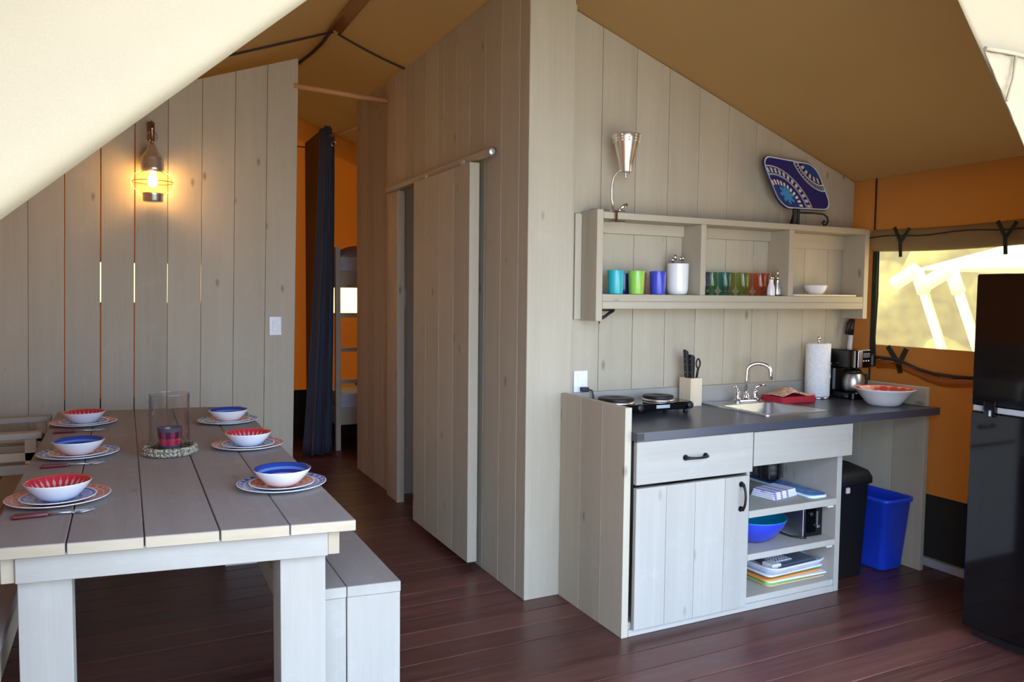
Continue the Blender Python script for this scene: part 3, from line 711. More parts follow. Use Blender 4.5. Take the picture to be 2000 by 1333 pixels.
# hallway poles, curtain, bunk
po = MB().tube([(-.655, 2.21, 2.878), (-.30, 2.205, 2.862), (-.002, 2.2, 2.848)], .019, 12).build('tie_pole', 'pinepole'); tag(po, 'wooden pole spanning the top of the hallway', 'pole')
cr = MB().tube([(.042, 3.10, 2.83), (0, 3.5, 2.86), (-.045, 3.97, 2.89)], .016, 12).build('curtain_rod', 'pinepole'); tag(cr, 'wooden curtain rod at the end of the hallway', 'rod')
def cfn(u, v):
    z = 2.93 - 2.925*v
    wd = .125 + .135*v**1.3
    ph = u*5.5*PI
    x = -.052 - .105*v**1.4 + (u-.5)*wd + .010*math.sin(ph*2+1)
    y = 3.82 + .055*math.sin(ph)*(.7+.5*v) + .03*math.sin(ph*.31+2)
    return (x, y, z + .05*math.sin(u*PI)*(1-v)**6 - .03*(1-v)**4*u)
ct = thing('curtain', 'dark blue-grey curtain gathered at the end of the hallway', 'curtain', (0, 0, 0))
MB().grid(cfn, 90, 30).build('curtain_cloth', 'curtain_cloth', ct, solid=.003)
MB().tube([(-.012+.022*math.cos(a), 3.742, 2.80+.022*math.sin(a)) for a in [i*2*PI/20 for i in range(21)]], .004, 6).build('grommet', 'chrome', ct)
bk = thing('bunk_bed', 'grey wooden bunk bed with ladder behind the curtain', 'bed', (0, 0, 0))
for x in (.045, 2.10):
    for y in (3.93, 4.62): board(bk, 'bed_post', x, x+.045, y, y+.05, 0, 1.90, 'greywood_Z')
for z0, z1 in ((.24, .40), (1.53, 1.68)):
    for y in (3.94, 4.63): board(bk, 'side_rail', .092, 2.098, y, y+.03, z0, z1, 'greywood_X')
    for x in (.05, 2.105): board(bk, 'end_rail', x, x+.03, 3.982, 4.618, z0, z1, 'greywood_Y')
for z in (.63, .93, 1.25): board(bk, 'ladder_rung', .092, .42, 3.935, 3.97, z, z+.035, 'greywood_X')
board(bk, 'ladder_post', .42, .465, 3.93, 3.98, 0, 1.90, 'greywood_Z')
for i, z in enumerate((.31, 1.60)):
    mt = MB().box(.10, 2.09, 3.985, 4.605, z, z+.22).build('mattress', 'sheet', bevel=.03, seg=2); tag(mt, ('pale mattress on the lower bunk', 'pale mattress on the upper bunk')[i], 'mattress')
bl = MB().box(.40, 2.05, 4.0, 4.6, .532, .60).build('blanket', 'dark_blanket', bevel=.02, seg=2); tag(bl, 'dark blanket on the lower bunk', 'blanket')
pl = MB().grid(lambda u, v: (.13+.42*u, 4.03+.5*v, 1.822+.11*math.sin(PI*u)**.5*math.sin(PI*v)**.5), 12, 12).build('pillow', 'pillow_cloth', solid=.01); tag(pl, 'dusky pillow on the upper bunk', 'pillow')

# ================================================================== KITCHEN
PX0, PX1 = .190, .224                       # left end panel of the counter
cab = thing('base_cabinet', 'grey wooden kitchen cabinet with drawer, plank door and open shelves', 'cabinet', (0, 0, 0))
for y0, y1 in ((-.5495, -.372), (-.371, -.19), (-.189, -.002)): 
    m = MB().box(PX0, PX1, y0+.0003, y1-.0003, 0, 1.004); m.build('side_plank', 'greywood_Z', cab, bevel=.0015)
board(cab, 'divider', .874, .896, -.549, .06, .03, .858, 'palewood_Z'); board(cab, 'right_panel', 1.472, 1.505, -.549, .06, 0, .858, 'palewood_Z')
board(cab, 'back_panel', .226, 1.471, .062, .075, 0, .858, 'palewood_Z'); board(cab, 'bottom_board', .226, 1.471, -.545, .06, .032, .062, 'palewood_X')
board(cab, 'kick_board', .226, 1.471, -.549, -.52, 0, .0315, 'palewood_X')
board(cab, 'shelf_board', .897, 1.471, -.549, .06, .444, .478, 'palewood_X'); board(cab, 'shelf_board', .897, 1.471, -.549, .06, .240, .270, 'palewood_X')
for z in (.4435, .2395): MB().box(1.432, 1.470, -.535, -.50, z-.014, z-.0005).build('shelf_peg', 'shelf_peg', cab, bevel=.002)
def pull(parent, a, b, out=(0, -1, 0)):
    a, b, o = Vector(a), Vector(b), Vector(out); d = (b-a)
    m = MB().tube([a+o*.004, a+o*.016, a+d*.14+o*.026, a+d*.3+o*.031, a+d*.5+o*.033, a+d*.7+o*.031, a+d*.86+o*.026, b+o*.016, b+o*.004], [.010, .008, .006, .0055, .0055, .0055, .006, .008, .010], 10)
    for p in (a, b): m.tube([p+o*.0002, p+o*.005], .013, 12)
    return m.build('handle', 'black_iron', parent)
dw = board(cab, 'drawer', .234, .886, -.576, -.552, .672, .858, 'palewood_X', .002); pull(dw, (.492, -.576, .772), (.604, -.576, .772))
board(cab, 'false_front', .892, 1.540, -.576, -.552, .696, .856, 'palewood_X', .002)
dd = thing('cabinet_door', 'plank cabinet door'); dd.parent = cab; del dd['label']
for i, (a, b) in enumerate(((.236, .397), (.397, .556), (.556, .726), (.726, .870))): board(dd, 'plank', a+.0006, b-.0006, -.574, -.552, .036, .656, 'palewood_Z', .0015)
pull(dd, (.820, -.574, .505), (.820, -.574, .620))

# countertop with a hole for the sink
SX0, SX1, SY0, SY1 = 1.115, 1.465, -.425, -.085
ct = thing('countertop', 'dark slate laminate countertop over the kitchen cabinet', 'countertop', (0, 0, 0))
m = MB(); z0, z1 = .862, .9
m.box(.226, SX0, -.5856, .068, z0, z1).box(SX1, 2.185, -.5856, .068, z0, z1).box(SX0, SX1, -.5856, SY0, z0, z1).box(SX0, SX1, SY1, .068, z0, z1)
m.build('slab', 'counter_top', ct)
MB().box(.226, .262, -.5875, -.5858, .866, .896).build('edge_cap', 'black_plastic', ct)
board(ct, 'backsplash', .274, 2.145, .0685, .0885, .9005, .992, 'palewood_X')
ep = thing('end_panel', 'grey plank panel supporting the right end of the countertop', 'panel', (0, 0, 0))
for a, b in ((-.533, -.33), (-.33, -.125), (-.125, .085)): board(ep, 'plank', 2.145, 2.176, a+.0006, b-.0006, 0, .8615, 'greywood_Z')
board(ep, 'side_splash', 2.147, 2.174, -.53, .066, .9005, 1.002, 'greywood_Y')
# sink
sk = thing('sink', 'small stainless steel sink set into the dark countertop', 'sink', (0, 0, 0))
cx, cy = (SX0+SX1)/2, (SY0+SY1)/2
m = MB()
def rr(w, h, r, z, cx=cx, cy=cy): return [(x, y, z) for x, y in roundrect(w, h, r, 6, cx, cy)]
loops = [rr(.425, .50, .02, .9005, cx, cy+.045), rr(.423, .498, .02, .906, cx, cy+.045), rr(.352, .342, .045, .906), rr(.344, .334, .045, .900), rr(.33, .32, .05, .80), rr(.28, .27, .06, .762), rr(.06, .06, .029, .758)]
for L in loops: m.v += L
n = len(loops[0])
for j in range(len(loops)-1):
    for i in range(n): i2 = (i+1) % n; m.quad((j*n+i, j*n+i2, (j+1)*n+i2, (j+1)*n+i), 0, j > 1)
m.build('basin', 'steel', sk)
MB().lathe([(0, .7565), (.034, .7565), (.036, .761), (.026, .7605), (.02, .758), (0, .758)], 24, cx, cy).build('drain', 'chrome', sk)
fx, fy = 1.352, -.030
fa = thing('faucet', 'chrome gooseneck faucet with two lever handles at the sink', 'faucet', (0, 0, 0))
m = MB(); m.prism(roundrect(.175, .05, .024, 6, fx-.005, fy), .9065, .921); m.build('base', 'chrome', fa, bevel=.003)
MB().lathe([(0, .921), (.022, .921), (.020, .935), (.013, .950), (.012, .955), (0, .955)], 20, fx-.008, fy).build('spout_base', 'chrome', fa)
P = [(fx-.008, fy, .95), (fx-.008, fy, 1.03), (fx-.007, fy-.001, 1.075)] + [(fx-.007+.052-.052*math.cos(a), fy-.05*(1-math.cos(a))*.7, 1.075+.042*math.sin(a)) for a in [i*PI/10 for i in range(1, 10)]] + [(fx+.098, fy-.070, 1.055), (fx+.101, fy-.072, 1.03)]
MB().tube(P, [.0105]*(len(P)-1)+[.012], 14).build('spout', 'chrome', fa)
for sx, dx in ((-1, -.060), (1, .072)):
    h = MB().lathe([(0, .921), (.018, .921), (.016, .930), (.012, .940), (.015, .955), (.015, .962), (.009, .970), (0, .971)], 18, fx-.006+sx*.062, fy).build('handle', 'chrome', fa)
    MB().tube([(fx-.006+sx*.062, fy, .968), (fx-.006+sx*.068, fy-.004, .985), (fx-.006+sx*.085, fy-.012, .993), (fx-.006+sx*.062+dx*.9, fy-.02, .995)], [.008, .007, .0065, .005], 10).build('lever', 'chrome', h)
# hot plate
hp = thing('hot_plate', 'black double-burner electric hot plate on the countertop', 'hot plate', (0, 0, .9))
m = MB(); m.prism(roundrect(.52, .225, .03, 6, .575, -.105), .022, .058); m.build('body', 'gloss_black', hp, bevel=.006, seg=2)
for X, Y, R in ((.435, -.112, .088), (.690, -.110, .077)):
    b = MB().lathe([(0, .0582), (R*1.04, .0582), (R*1.06, .062), (R*1.0, .068), (R*.97, .069), (0, .069)], 44, X, Y).build('burner_ring', 'nickel', hp)
    MB().lathe([(0, .0692), (R*.98, .0692), (R, .073), (R, .080), (R*.98, .083), (R*.3, .083), (R*.28, .0815), (0, .0815)], 44, X, Y).build('burner', 'black_iron', b)
for X in (.50, .80): MB().lathe([(0, 0), (.019, 0), (.017, .012), (.012, .014), (0, .014)], 20).build('knob', 'black_plastic', hp, loc=(X, -.2185, .042), rot=(PI/2, 0, 0))
MB().box(.60, .68, -.2195, -.218, .034, .05).build('control_label', 'gasket', hp)
for X in (.35, .80):
    for Y in (-.19, -.02): MB().lathe([(0, .0005), (.012, .0005), (.010, .0215), (0, .0215)], 12, X, Y).build('foot', 'black_plastic', hp)
# knife block and its knives
kb = thing('knife_block', 'pale wooden knife block beside the hot plate', 'knife block', (0, 0, 0))
MB().hexa([(.945, -.050, .9005), (1.025, -.045, .9005), (1.020, .045, .9005), (.94, .04, .9005), (.945, -.050, 1.05), (1.025, -.045, 1.05), (1.020, .045, 1.05), (.94, .04, 1.05)]).build('block', 'blockwood', kb, bevel=.002)
for i, (x, y, h, tl) in enumerate(((.955, -.005, .150, -.012), (.968, -.025, .125, -.004), (.984, -.008, .122, .002))):
    k = thing('kitchen_knife', ('tallest black-handled knife at the left of the knife block', 'black-handled knife at the front of the knife block', 'black-handled knife in the middle of the knife block')[i], 'knife', (x, y, 1.0505), group='knives in the block')
    MB().hexa([(-.009, -.013, 0), (.009, -.013, 0), (.009, .013, 0), (-.009, .013, 0), (tl-.009, -.012, h), (tl+.009, -.012, h-.01), (tl+.009, .014, h-.01), (tl-.009, .014, h)]).build('handle', 'black_plastic', k, bevel=.004, seg=2)
    for z in (.03, .07, .10): MB().lathe([(0, 0), (.003, 0), (.002, .001), (0, .001)], 8).build('rivet', 'steel', k, loc=(tl*z/h-.0092, 0, z), rot=(0, -PI/2, 0))
sc = thing('scissors', 'black-handled kitchen scissors at the right of the knife block', 'scissors', (1.006, -.026, 1.0505))
MB().tube([(.014*math.cos(a)*.9+.004, 0, .075+.024*math.sin(a)) for a in [i*2*PI/24 for i in range(25)]], .0045, 8).build('finger_loop', 'black_plastic', sc)
MB().tube([(.0, .006, 0), (.004, .004, .03), (.006, 0, .052)], .006, 8).build('shank', 'black_plastic', sc)
# folded pot holders
ph = thing('pot_holders', 'red and gold patterned pot holders folded beside the sink', 'pot holder', (1.605, -.085, .9005))
m = MB(); m.prism(roundrect(.255, .165, .02, 4), 0, .036); m.build('red_holder', 'quilt_red', ph, bevel=.006, seg=2)
MB().grid(lambda u, v: (-.125+.25*u, -.078+.16*v, .040+.045*math.exp(-((u-.36)/.24)**2)*math.sin(PI*min(1, v+.15))+.004*math.sin(u*22)*math.sin(v*13)), 26, 18).build('patterned_cloth', 'quilt_print', ph, solid=.006)
# paper towels
pt = thing('paper_towel_holder', 'chrome paper towel stand holding a white roll', 'towel holder', (1.885, -.028, .9005))
MB().lathe([(0, 0), (.074, 0), (.076, .006), (.068, .011), (0, .012)], 36).build('base', 'chrome', pt); MB().tube([(0, 0, .012), (0, 0, .335)], .006, 10).build('rod', 'chrome', pt)
MB().lathe([(0, .334), (.008, .335), (.012, .344), (.008, .353), (0, .355)], 16).build('knob', 'chrome', pt)
MB().tube([(.074, -.02, .008), (.080, -.02, .12), (.080, -.02, .19), (.072, -.03, .205), (.058, -.045, .20)], .004, 8).build('tension_arm', 'chrome', pt)
ro = MB().lathe([(.022, .0005), (.0675, .0005), (.0685, .003), (.0685, .300), (.0675, .303), (.022, .303)], 44, closed=True).build('paper_towel_roll', 'white_paper', loc=(1.885, -.028, .9135)); tag(ro, 'white paper towel roll on the chrome stand', 'paper towel')
# coffee maker
cm = thing('coffee_maker', 'black drip coffee maker with steel thermal carafe on the counter', 'coffee maker', (2.055, -.090, .9005), (0, 0, .08))
m = MB(); m.prism(roundrect(.150, .21, .035, 5, 0, 0), 0, .040); m.build('base', 'gloss_black', cm, bevel=.004)
board(cm, 'column', -.068, .068, .035, .102, .0405, .180, 'black_plastic', .01)
m = MB(); m.prism(roundrect(.160, .215, .04, 6, 0, 0), .180, .285); m.build('brew_head', 'gloss_black', cm, bevel=.005)
MB().box(-.060, -.020, -.1115, -.1082, .186, .278).build('steel_panel', 'steel', cm, bevel=.001)
MB().box(-.012, .046, -.1115, -.1082, .240, .266).build('display', 'grey_insert', cm, bevel=.001)
for k in range(3): MB().lathe([(0, 0), (.0055, 0), (.004, .0025), (0, .0028)], 12).build('button', 'white_plastic', cm, loc=(-.006+.022*k, -.1083, .222), rot=(PI/2, 0, 0))
cf = MB().lathe([(0, .0405), (.048, .0405), (.058, .050), (.062, .080), (.058, .115), (.048, .142), (.044, .147)], 32, 0, -.040).build('carafe', 'steel', cm)
MB().lathe([(0, .1472), (.046, .1472), (.048, .158), (.036, .170), (0, .172)], 24, 0, -.040).build('carafe_lid', 'black_plastic', cf)
MB().tube([(.052, -.055, .142), (.080, -.066, .138), (.086, -.068, .10), (.078, -.066, .065), (.060, -.058, .058)], .008, 8).build('carafe_handle', 'black_plastic', cf)
# tall white/black rod behind the coffee maker
fr = thing('stick_utensil', 'slim white stick with forked black top behind the coffee maker', 'utensil', (0, 0, 0))
MB().tube([(2.215, .05, .9005), (2.222, .05, 1.05), (2.236, .048, 1.255)], .015, 12).build('shaft', 'white_plastic', fr)
MB().tube([(2.236, .048, 1.2555), (2.243, .047, 1.352)], [.017, .016], 12).build('grip', 'black_plastic', fr)
MB().tube([(2.236, .04, 1.345), (2.205, .038, 1.33), (2.185, .036, 1.262)], [.012, .012, .009], 10).build('trigger', 'black_plastic', fr)
# serving bowl
sb = MB().lathe([(0, .008), (.07, .009), (.085, .02), (.115, .055), (.143, .088), (.156, .094, 1), (.158, .091, 1), (.145, .082, 1), (.118, .048, 1), (.09, .012, 1), (.078, 0, 1), (0, 0, 1)], 56).build('serving_bowl', ['serving_in', 'ceramic'], loc=(1.985, -.395, .9005)); tag(sb, 'large white serving bowl with red inside on the counter end', 'bowl')
# outlet with plug
so_ = switch((.352, .0895, 1.036), 0, 'white wall outlet with a black plug beside the corner', True)
pg = thing('power_cord', 'black plug and cord in the wall outlet beside the hot plate', 'cord', (0, 0, 0))
MB().box(.344, .382, .045, .0785, .995, 1.018).build('plug', 'black_plastic', pg, bevel=.005, seg=2)
MB().tube([(.380, .058, 1.006), (.400, .05, 1.0), (.406, .046, .97), (.402, .044, .93), (.42, .035, .908), (.50, .03, .908)], .0045, 8).build('cord', 'black_plastic', pg)
# cable along the canvas wall
cb = MB().tube([(XR-.02, -.02, 1.10), (XR-.02, -.117, 1.132), (XR-.028, -.254, 1.128), (XR-.03, -.386, 1.085), (XR-.028, -.479, 1.068), (XR-.028, -.60, 1.064), (XR-.025, -.70, 1.066)], .009, 8).build('cable', 'cord_dark'); tag(cb, 'dark cable running along the canvas wall below the window', 'cable')
pw = MB().grid(lambda u, v: (XR-.03-.022*math.sin(v*PI)+.004*math.sin(u*40+v*9), -.12-.60*u, 1.115-.06*u+.02*math.sin(u*7)-.05*v), 40, 6).build('plastic_sleeve', 'plastic_wrap', solid=.002); tag(pw, 'clear plastic sheeting hanging under the cable on the canvas wall', 'plastic')
ob = MB().box(XR-.055, XR-.014, -.105, -.028, 1.075, 1.15).build('junction_box', 'black_plastic', bevel=.008); tag(ob, 'black cable box on the canvas wall behind the coffee maker', 'box')

# wall shelf ------------------------------------------------------------------
Y0, Y1 = -.071, .088
sh = thing('wall_shelf', 'grey wooden wall shelf with three open compartments', 'shelf', (0, 0, 0))
board(sh, 'side_board', .338, .374, Y0, Y1, 1.355, 1.896, 'greywood_Z'); board(sh, 'side_board', 2.190, 2.226, Y0, Y1, 1.358, 1.880, 'greywood_Z')
board(sh, 'top_board', .375, 2.189, Y0, Y1, 1.853, 1.885, 'greywood_X'); board(sh, 'bottom_board', .375, 2.189, Y0+.002, Y1, 1.452, 1.487, 'greywood_X'); board(sh, 'bottom_rail', .375, 2.189, Y0, Y0+.03, 1.415, 1.4515, 'greywood_X')
board(sh, 'divider', .974, 1.008, Y0, Y1, 1.4875, 1.8525, 'greywood_Z'); board(sh, 'divider', 1.590, 1.628, Y0, Y1, 1.4875, 1.8525, 'greywood_Z')
for a, b in ((.375, .973), (1.009, 1.589), (1.629, 2.189)): board(sh, 'back_rail', a, b, .068, Y1, 1.765 if a > 1.5 else 1.795, 1.8525, 'greywood_X')
board(sh, 'wall_strip', .298, .336, .066, Y1, 1.36, 1.885, 'greywood_Z')
bm_ = MB()
bm_.tube([(.380, -.03, 1.412), (.470, -.03, 1.410)], .008, 8); bm_.tube([(.380, -.03, 1.412), (.380, -.03, 1.36)], .008, 8); bm_.tube([(.465, -.03, 1.405), (.44, -.03, 1.392), (.415, -.03, 1.375), (.383, -.03, 1.362)], .008, 8)
bm_.build('bracket', 'black_iron', sh)
cdm = MB().tube([(.383, -.03, 1.358), (.372, -.05, 1.346), (.352, -.08, 1.35)], .004, 6).build('bracket_wire', 'black_iron', sh)
Zs = 1.4878
def cup(x, y, col, label, R=.042, h=.118):
    o = MB().lathe([(0, 0), (R*.86, 0), (R*.90, .004), (R*.97, h*.6), (R, h-.002), (R*.985, h), (R*.94, h-.001), (R*.90, h*.5), (R*.82, .008), (0, .007)], 36).build('cup', col, loc=(x, y, Zs)); return tag(o, label, 'cup', 'coloured cups on the shelf')
cup(.478, -.027, 'cup_teal', 'teal cup at the left of the shelf'); cup(.603, -.027, 'cup_green', 'lime green cup on the shelf'); cup(.735, -.027, 'cup_blue', 'royal blue cup next to the white canister')
cup(.573, .046, 'cup_navy', 'navy cup behind the teal and green cups', .036, .105); cup(.672, .046, 'cup_red', 'red cup peeking out behind the green cup', .036, .112)
cn = thing('canister', 'white ceramic canister holding metal utensils', 'canister', (.890, .010, Zs))
MB().lathe([(0, 0), (.042, 0), (.050, .008), (.055, .03), (.0565, .158), (.057, .162), (.053, .162), (.052, .15), (.05, .02), (0, .015)], 40).build('jar', 'ceramic', cn)
ut = thing('utensil_set', 'shiny metal utensils sticking out of the white canister', 'utensils', (.890, .010, Zs+.016))
for i, (dx, dy, h, r) in enumerate(((-.035, 0, .165, .010), (-.012, .01, .18, .012), (.005, -.01, .172, .009), (.03, .0, .175, .011), (.042, .015, .18, .008))):
    MB().tube([(dx*.6, dy*.6, 0), (dx, dy, h-.02)], .003, 6).build('stem', 'steel', ut); MB().lathe([(0, -r*1.4), (r*.8, -r*.7), (r, 0), (r*.8, r*.8), (0, r*1.3)], 14, dx, dy, h).build('head', 'chrome', ut)
GL = (('purple', 1.085, .036, .032), ('green', 1.150, .048, .032), ('teal', 1.195, -.005, .035), ('olive', 1.270, .045, .032), ('lime', 1.320, -.005, .035), ('amber', 1.396, .047, .032), ('orange', 1.445, -.005, .037), ('rose', 1.520, .030, .030))
for nm, x, y, R in GL:
    o = MB().lathe([(0, 0), (R*.86, 0), (R*.88, .008), (R*.55, .018), (R*.50, .024), (R*.80, .034), (R*.96, .055), (R, .122), (R*.985, .1235), (R*.97, .1225)], 32, cap_top=False).build('drinking_glass', 'glass_'+nm, loc=(x, y, Zs))
    tag(o, {'purple': 'purple glass at the left of the middle compartment', 'green': 'green glass behind the teal one', 'teal': 'teal footed glass in the middle compartment', 'olive': 'olive yellow glass behind the lime one', 'lime': 'lime footed glass in the middle compartment', 'amber': 'amber glass behind the orange one', 'orange': 'bright orange footed glass', 'rose': 'pale peach glass at the right of the orange one'}[nm], 'glass', 'coloured glasses on the shelf')
def shaker(x, y, body, label, h):
    t = thing('shaker', label, 'shaker', (x, y, Zs), group='salt and pepper shakers')
    MB().lathe([(0, 0), (.021, 0), (.022, .01), (.020, .045), (.013, .07), (.012, .085), (.014, .09)], 20).build('body', body, t)
    MB().lathe([(0, .0902), (.014, .0902), (.015, .10), (.011, .112), (.005, .117), (.007, .126), (.004, h), (0, h+.001)], 20).build('cap', 'chrome', t); return t
shaker(1.492, -.042, 'ceramic', 'white salt shaker beside the orange glass', .128); shaker(1.560, -.020, 'steel', 'steel pepper mill at the right of the glasses', .146)
bd = MB(); bd.prism(roundrect(.50, .13, .02, 5, 1.90, .0), 0, .010); bo = bd.build('cutting_board', 'blockwood', loc=(0, 0, Zs), bevel=.002); tag(bo, 'thin wooden board lying in the right compartment of the shelf', 'cutting board')
wbw = MB().lathe([(0, .006), (.034, .007), (.057, .03), (.065, .052), (.068, .053), (.067, .049), (.060, .027), (.042, .002), (.038, 0), (0, 0)], 40).build('small_bowl', 'ceramic', loc=(1.875, .0, Zs+.0103)); tag(wbw, 'small white bowl in the right shelf compartment', 'bowl')
# clip lamp
cl = thing('clip_lamp', 'brushed nickel clip-on lamp clamped to the shelf top', 'lamp', (0, 0, 0))
LXx, LYy = .452, -.045
m = MB(); m.box(LXx-.02, LXx+.045, LYy-.03, LYy+.03, 1.886, 1.896); m.box(LXx-.02, LXx+.045, LYy-.034, LYy+.02, 1.8365, 1.846); m.box(LXx-.02, LXx-.004, LYy-.040, LYy-.031, 1.838, 1.894); m.build('clamp', 'chrome', cl, bevel=.003)
MB().tube([(LXx+.012, LYy-.02, 1.897), (LXx+.03, LYy-.03, 1.915), (LXx+.05, LYy-.03, 1.925)], .010, 10).build('clamp_screw', 'chrome', cl)
MB().tube([(LXx, LYy+.01, 1.896), (LXx-.010, LYy+.012, 1.96), (LXx-.010, LYy+.012, 2.02), (LXx-.002, LYy+.01, 2.06), (LXx+.02, LYy+.005, 2.09), (LXx+.036, LYy+.002, 2.095)], .0055, 10).build('gooseneck', 'nickel', cl)
sdm = MB().lathe([(.0, .0), (.026, 0), (.030, .006), (.036, .05), (.054, .12), (.066, .165), (.070, .185), (.069, .186), (.064, .165), (.052, .12), (.034, .05), (.028, .008), (0, .006)], 40).build('shade', 'nickel', cl, loc=(LXx+.062, LYy, 2.083))
for rr_ in range(12):
    a = rr_*PI/6+.15
    for k in range(3): MB().lathe([(0, 0), (.0055, 0), (.0045, .0015), (0, .002)], 10).build('vent_hole', 'shelf_peg', sdm, loc=((.0655+.002*k)*math.cos(a), (.0655+.002*k)*math.sin(a), .150+.013*k), rot=(0, PI/2, a) )
MB().lathe([(0, -.03), (.005, -.028), (.007, -.016), (.004, -.008), (.008, -.001), (0, 0)], 14).build('finial', 'chrome', cl, loc=(LXx+.062, LYy, 2.083))
MB().tube([(.36, .03, 1.901), (.39, .0, 1.905), (.42, .02, 1.90), (.44, -.02, 1.903), (.40, .04, 1.903)], .004, 6).build('cord', 'steel', cl)
# decorative tray on its stand
TLc, TRc, BRc, BLc = Vector((1.422, .010, 2.262)), Vector((1.905, .060, 2.252)), Vector((1.995, .004, 1.982)), Vector((1.535, -.050, 1.966))
def bil(u, v): return BLc*(1-u)*(1-v) + BRc*u*(1-v) + TRc*u*v + TLc*(1-u)*v
nrm = ((BRc-BLc).cross(TLc-BLc)).normalized()
if nrm.y > 0: nrm = -nrm
def tray_loop(w, off): return [bil(.5+x*w, .5+y*(1-(1-w)*1.5)) + nrm*off for x, y in [(px/1.55, py) for px, py in roundrect(1.55, 1.0, .26, 8)]]
m = MB(); Ls = [tray_loop(1.0, -.004), tray_loop(1.0, .006), tray_loop(.985, .008), tray_loop(.955, .007), tray_loop(.93, .000)]
uvs = []
for L in Ls: m.v += [tuple(p) for p in L]
n = len(Ls[0])
for j in range(4):
    for i in range(n): i2 = (i+1) % n; m.quad((j*n+i, j*n+i2, (j+1)*n+i2, (j+1)*n+i), 0 if j < 2 else (2 if j == 2 else 1), True)
m.quad([4*n+i for i in range(n)], 1); m.quad([i for i in range(n)][::-1], 0)
tr = m.build('decorative_tray', ['cup_navy', 'tray_print', 'tray_rim'])
tag(tr, 'blue decorative tray with white ring pattern propped above the shelf', 'tray')
ul = tr.data.uv_layers.new(name='uv')
e1, e2 = TRc-TLc, TLc-BLc
A = Matrix(((e1.dot(e1), e1.dot(e2)), (e1.dot(e2), e2.dot(e2)))).inverted()
for lp in tr.data.loops:
    q = tr.data.vertices[lp.vertex_index].co - BLc; w_ = A @ Vector((q.dot(e1), q.dot(e2))); ul.data[lp.index].uv = (w_[0], w_[1])
st = thing('tray_stand', 'black wrought iron stand holding the decorative tray', 'stand', (0, 0, 0))
for x in (1.635, 1.665): MB().box(x, x+.014, -.055, -.040, 1.8855, 1.975).build('leg', 'black_iron', st, bevel=.002)
MB().tube([(1.67, -.05, 1.953), (1.80, -.046, 1.957), (1.875, -.042, 1.955), (1.905, -.042, 1.94), (1.912, -.042, 1.915), (1.898, -.042, 1.896), (1.878, -.042, 1.894), (1.868, -.042, 1.908), (1.880, -.042, 1.918), (1.889, -.042, 1.911)], .0055, 8).build('scroll', 'black_iron', st)
MB().tube([(1.65, -.04, 1.965), (1.70, .02, 1.93), (1.72, .055, 1.8905)], .0055, 8).build('back_leg', 'black_iron', st)

# inside the cabinet shelves -------------------------------------------------
Z1, Z2, Z3 = .4785, .2705, .0625
dp = thing('drain_pipe', 'black ribbed drain pipe hanging under the sink', 'pipe', (0, 0, 0))
m = MB().lathe([(0, .494), (.03, .496), (.054, .515), (.062, .55), (.058, .562), (.064, .574), (.058, .586), (.063, .598), (.063, .62), (.04, .64), (.028, .645)], 28, 1.375, -.19)
m.tube([(1.375, -.19, .64), (1.372, -.195, .68), (1.345, -.22, .715), (1.30, -.25, .73), (1.29, -.255, .748)], .026, 12); m.build('trap', 'black_plastic', dp)
for k in range(8):
    a = k*PI/4; MB().box(-.005, .005, .056, .070, .52, .62).build('rib', 'black_plastic', dp, loc=(1.375, -.19, 0), rot=(0, 0, a))
dt = thing('dish_towel', 'folded white dish towel with purple stripes on the upper cabinet shelf', 'towel', (1.225, -.375, Z1), (0, 0, .18))
for k, (w_, h_) in enumerate(((.195, .145), (.19, .142), (.188, .138), (.185, .134))):
    m = MB(); m.prism(roundrect(w_, h_, .012, 4),   .0005+.0095*k, .0095+.0095*k); m.build('fold', 'towel_stripe', dt, bevel=.004, seg=2)
ft = thing('serving_tray', 'blue sea-patterned tray lying on the upper cabinet shelf', 'tray', (1.398, -.27, Z1+.0005), (0, 0, 1.55))
m = MB(); m.prism(roundrect(.50, .125, .035, 6), 0, .014); m.build('rim', 'tray_rim', ft, bevel=.004); m = MB(); m.prism(roundrect(.485, .113, .03, 6), .0142, .0165); m.build('printed_face', 'tray_sea', ft)
nb = MB().lathe([(0, .006), (.06, .007), (.095, .025), (.140, .078), (.160, .120), (.163, .121), (.1635, .118, 1), (.143, .074, 1), (.099, .021, 1), (.066, .001, 1), (0, 0, 1)], 48).build('mixing_bowl', ['bowl_teal', 'bowl_blue'], loc=(1.090, -.375, Z2)); tag(nb, 'deep blue mixing bowl with teal inside on the middle cabinet shelf', 'bowl')
ts = thing('toaster', 'black toaster with a silver edge on the middle cabinet shelf', 'toaster', (1.400, -.345, Z2+.0005), (0, 0, -.04))
board(ts, 'body', -.062, .062, -.12, .16, .006, .165, 'black_plastic', .012); board(ts, 'front_panel', -.058, .060, -.135, -.121, .004, .160, 'gloss_black', .004); board(ts, 'silver_edge', -.070, -.0625, -.135, .15, .002, .160, 'steel', .002)
MB().box(.012, .030, -.150, -.1355, .05, .062).build('lever', 'steel', ts, bevel=.002); MB().box(.016, .026, -.1375, -.1355, .045, .13).build('lever_slot', 'steel', ts)
MB().lathe([(0, 0), (.012, 0), (.010, .008), (0, .009)], 16).build('dial', 'black_plastic', ts, loc=(-.02, -.1352, .12), rot=(PI/2, 0, 0))
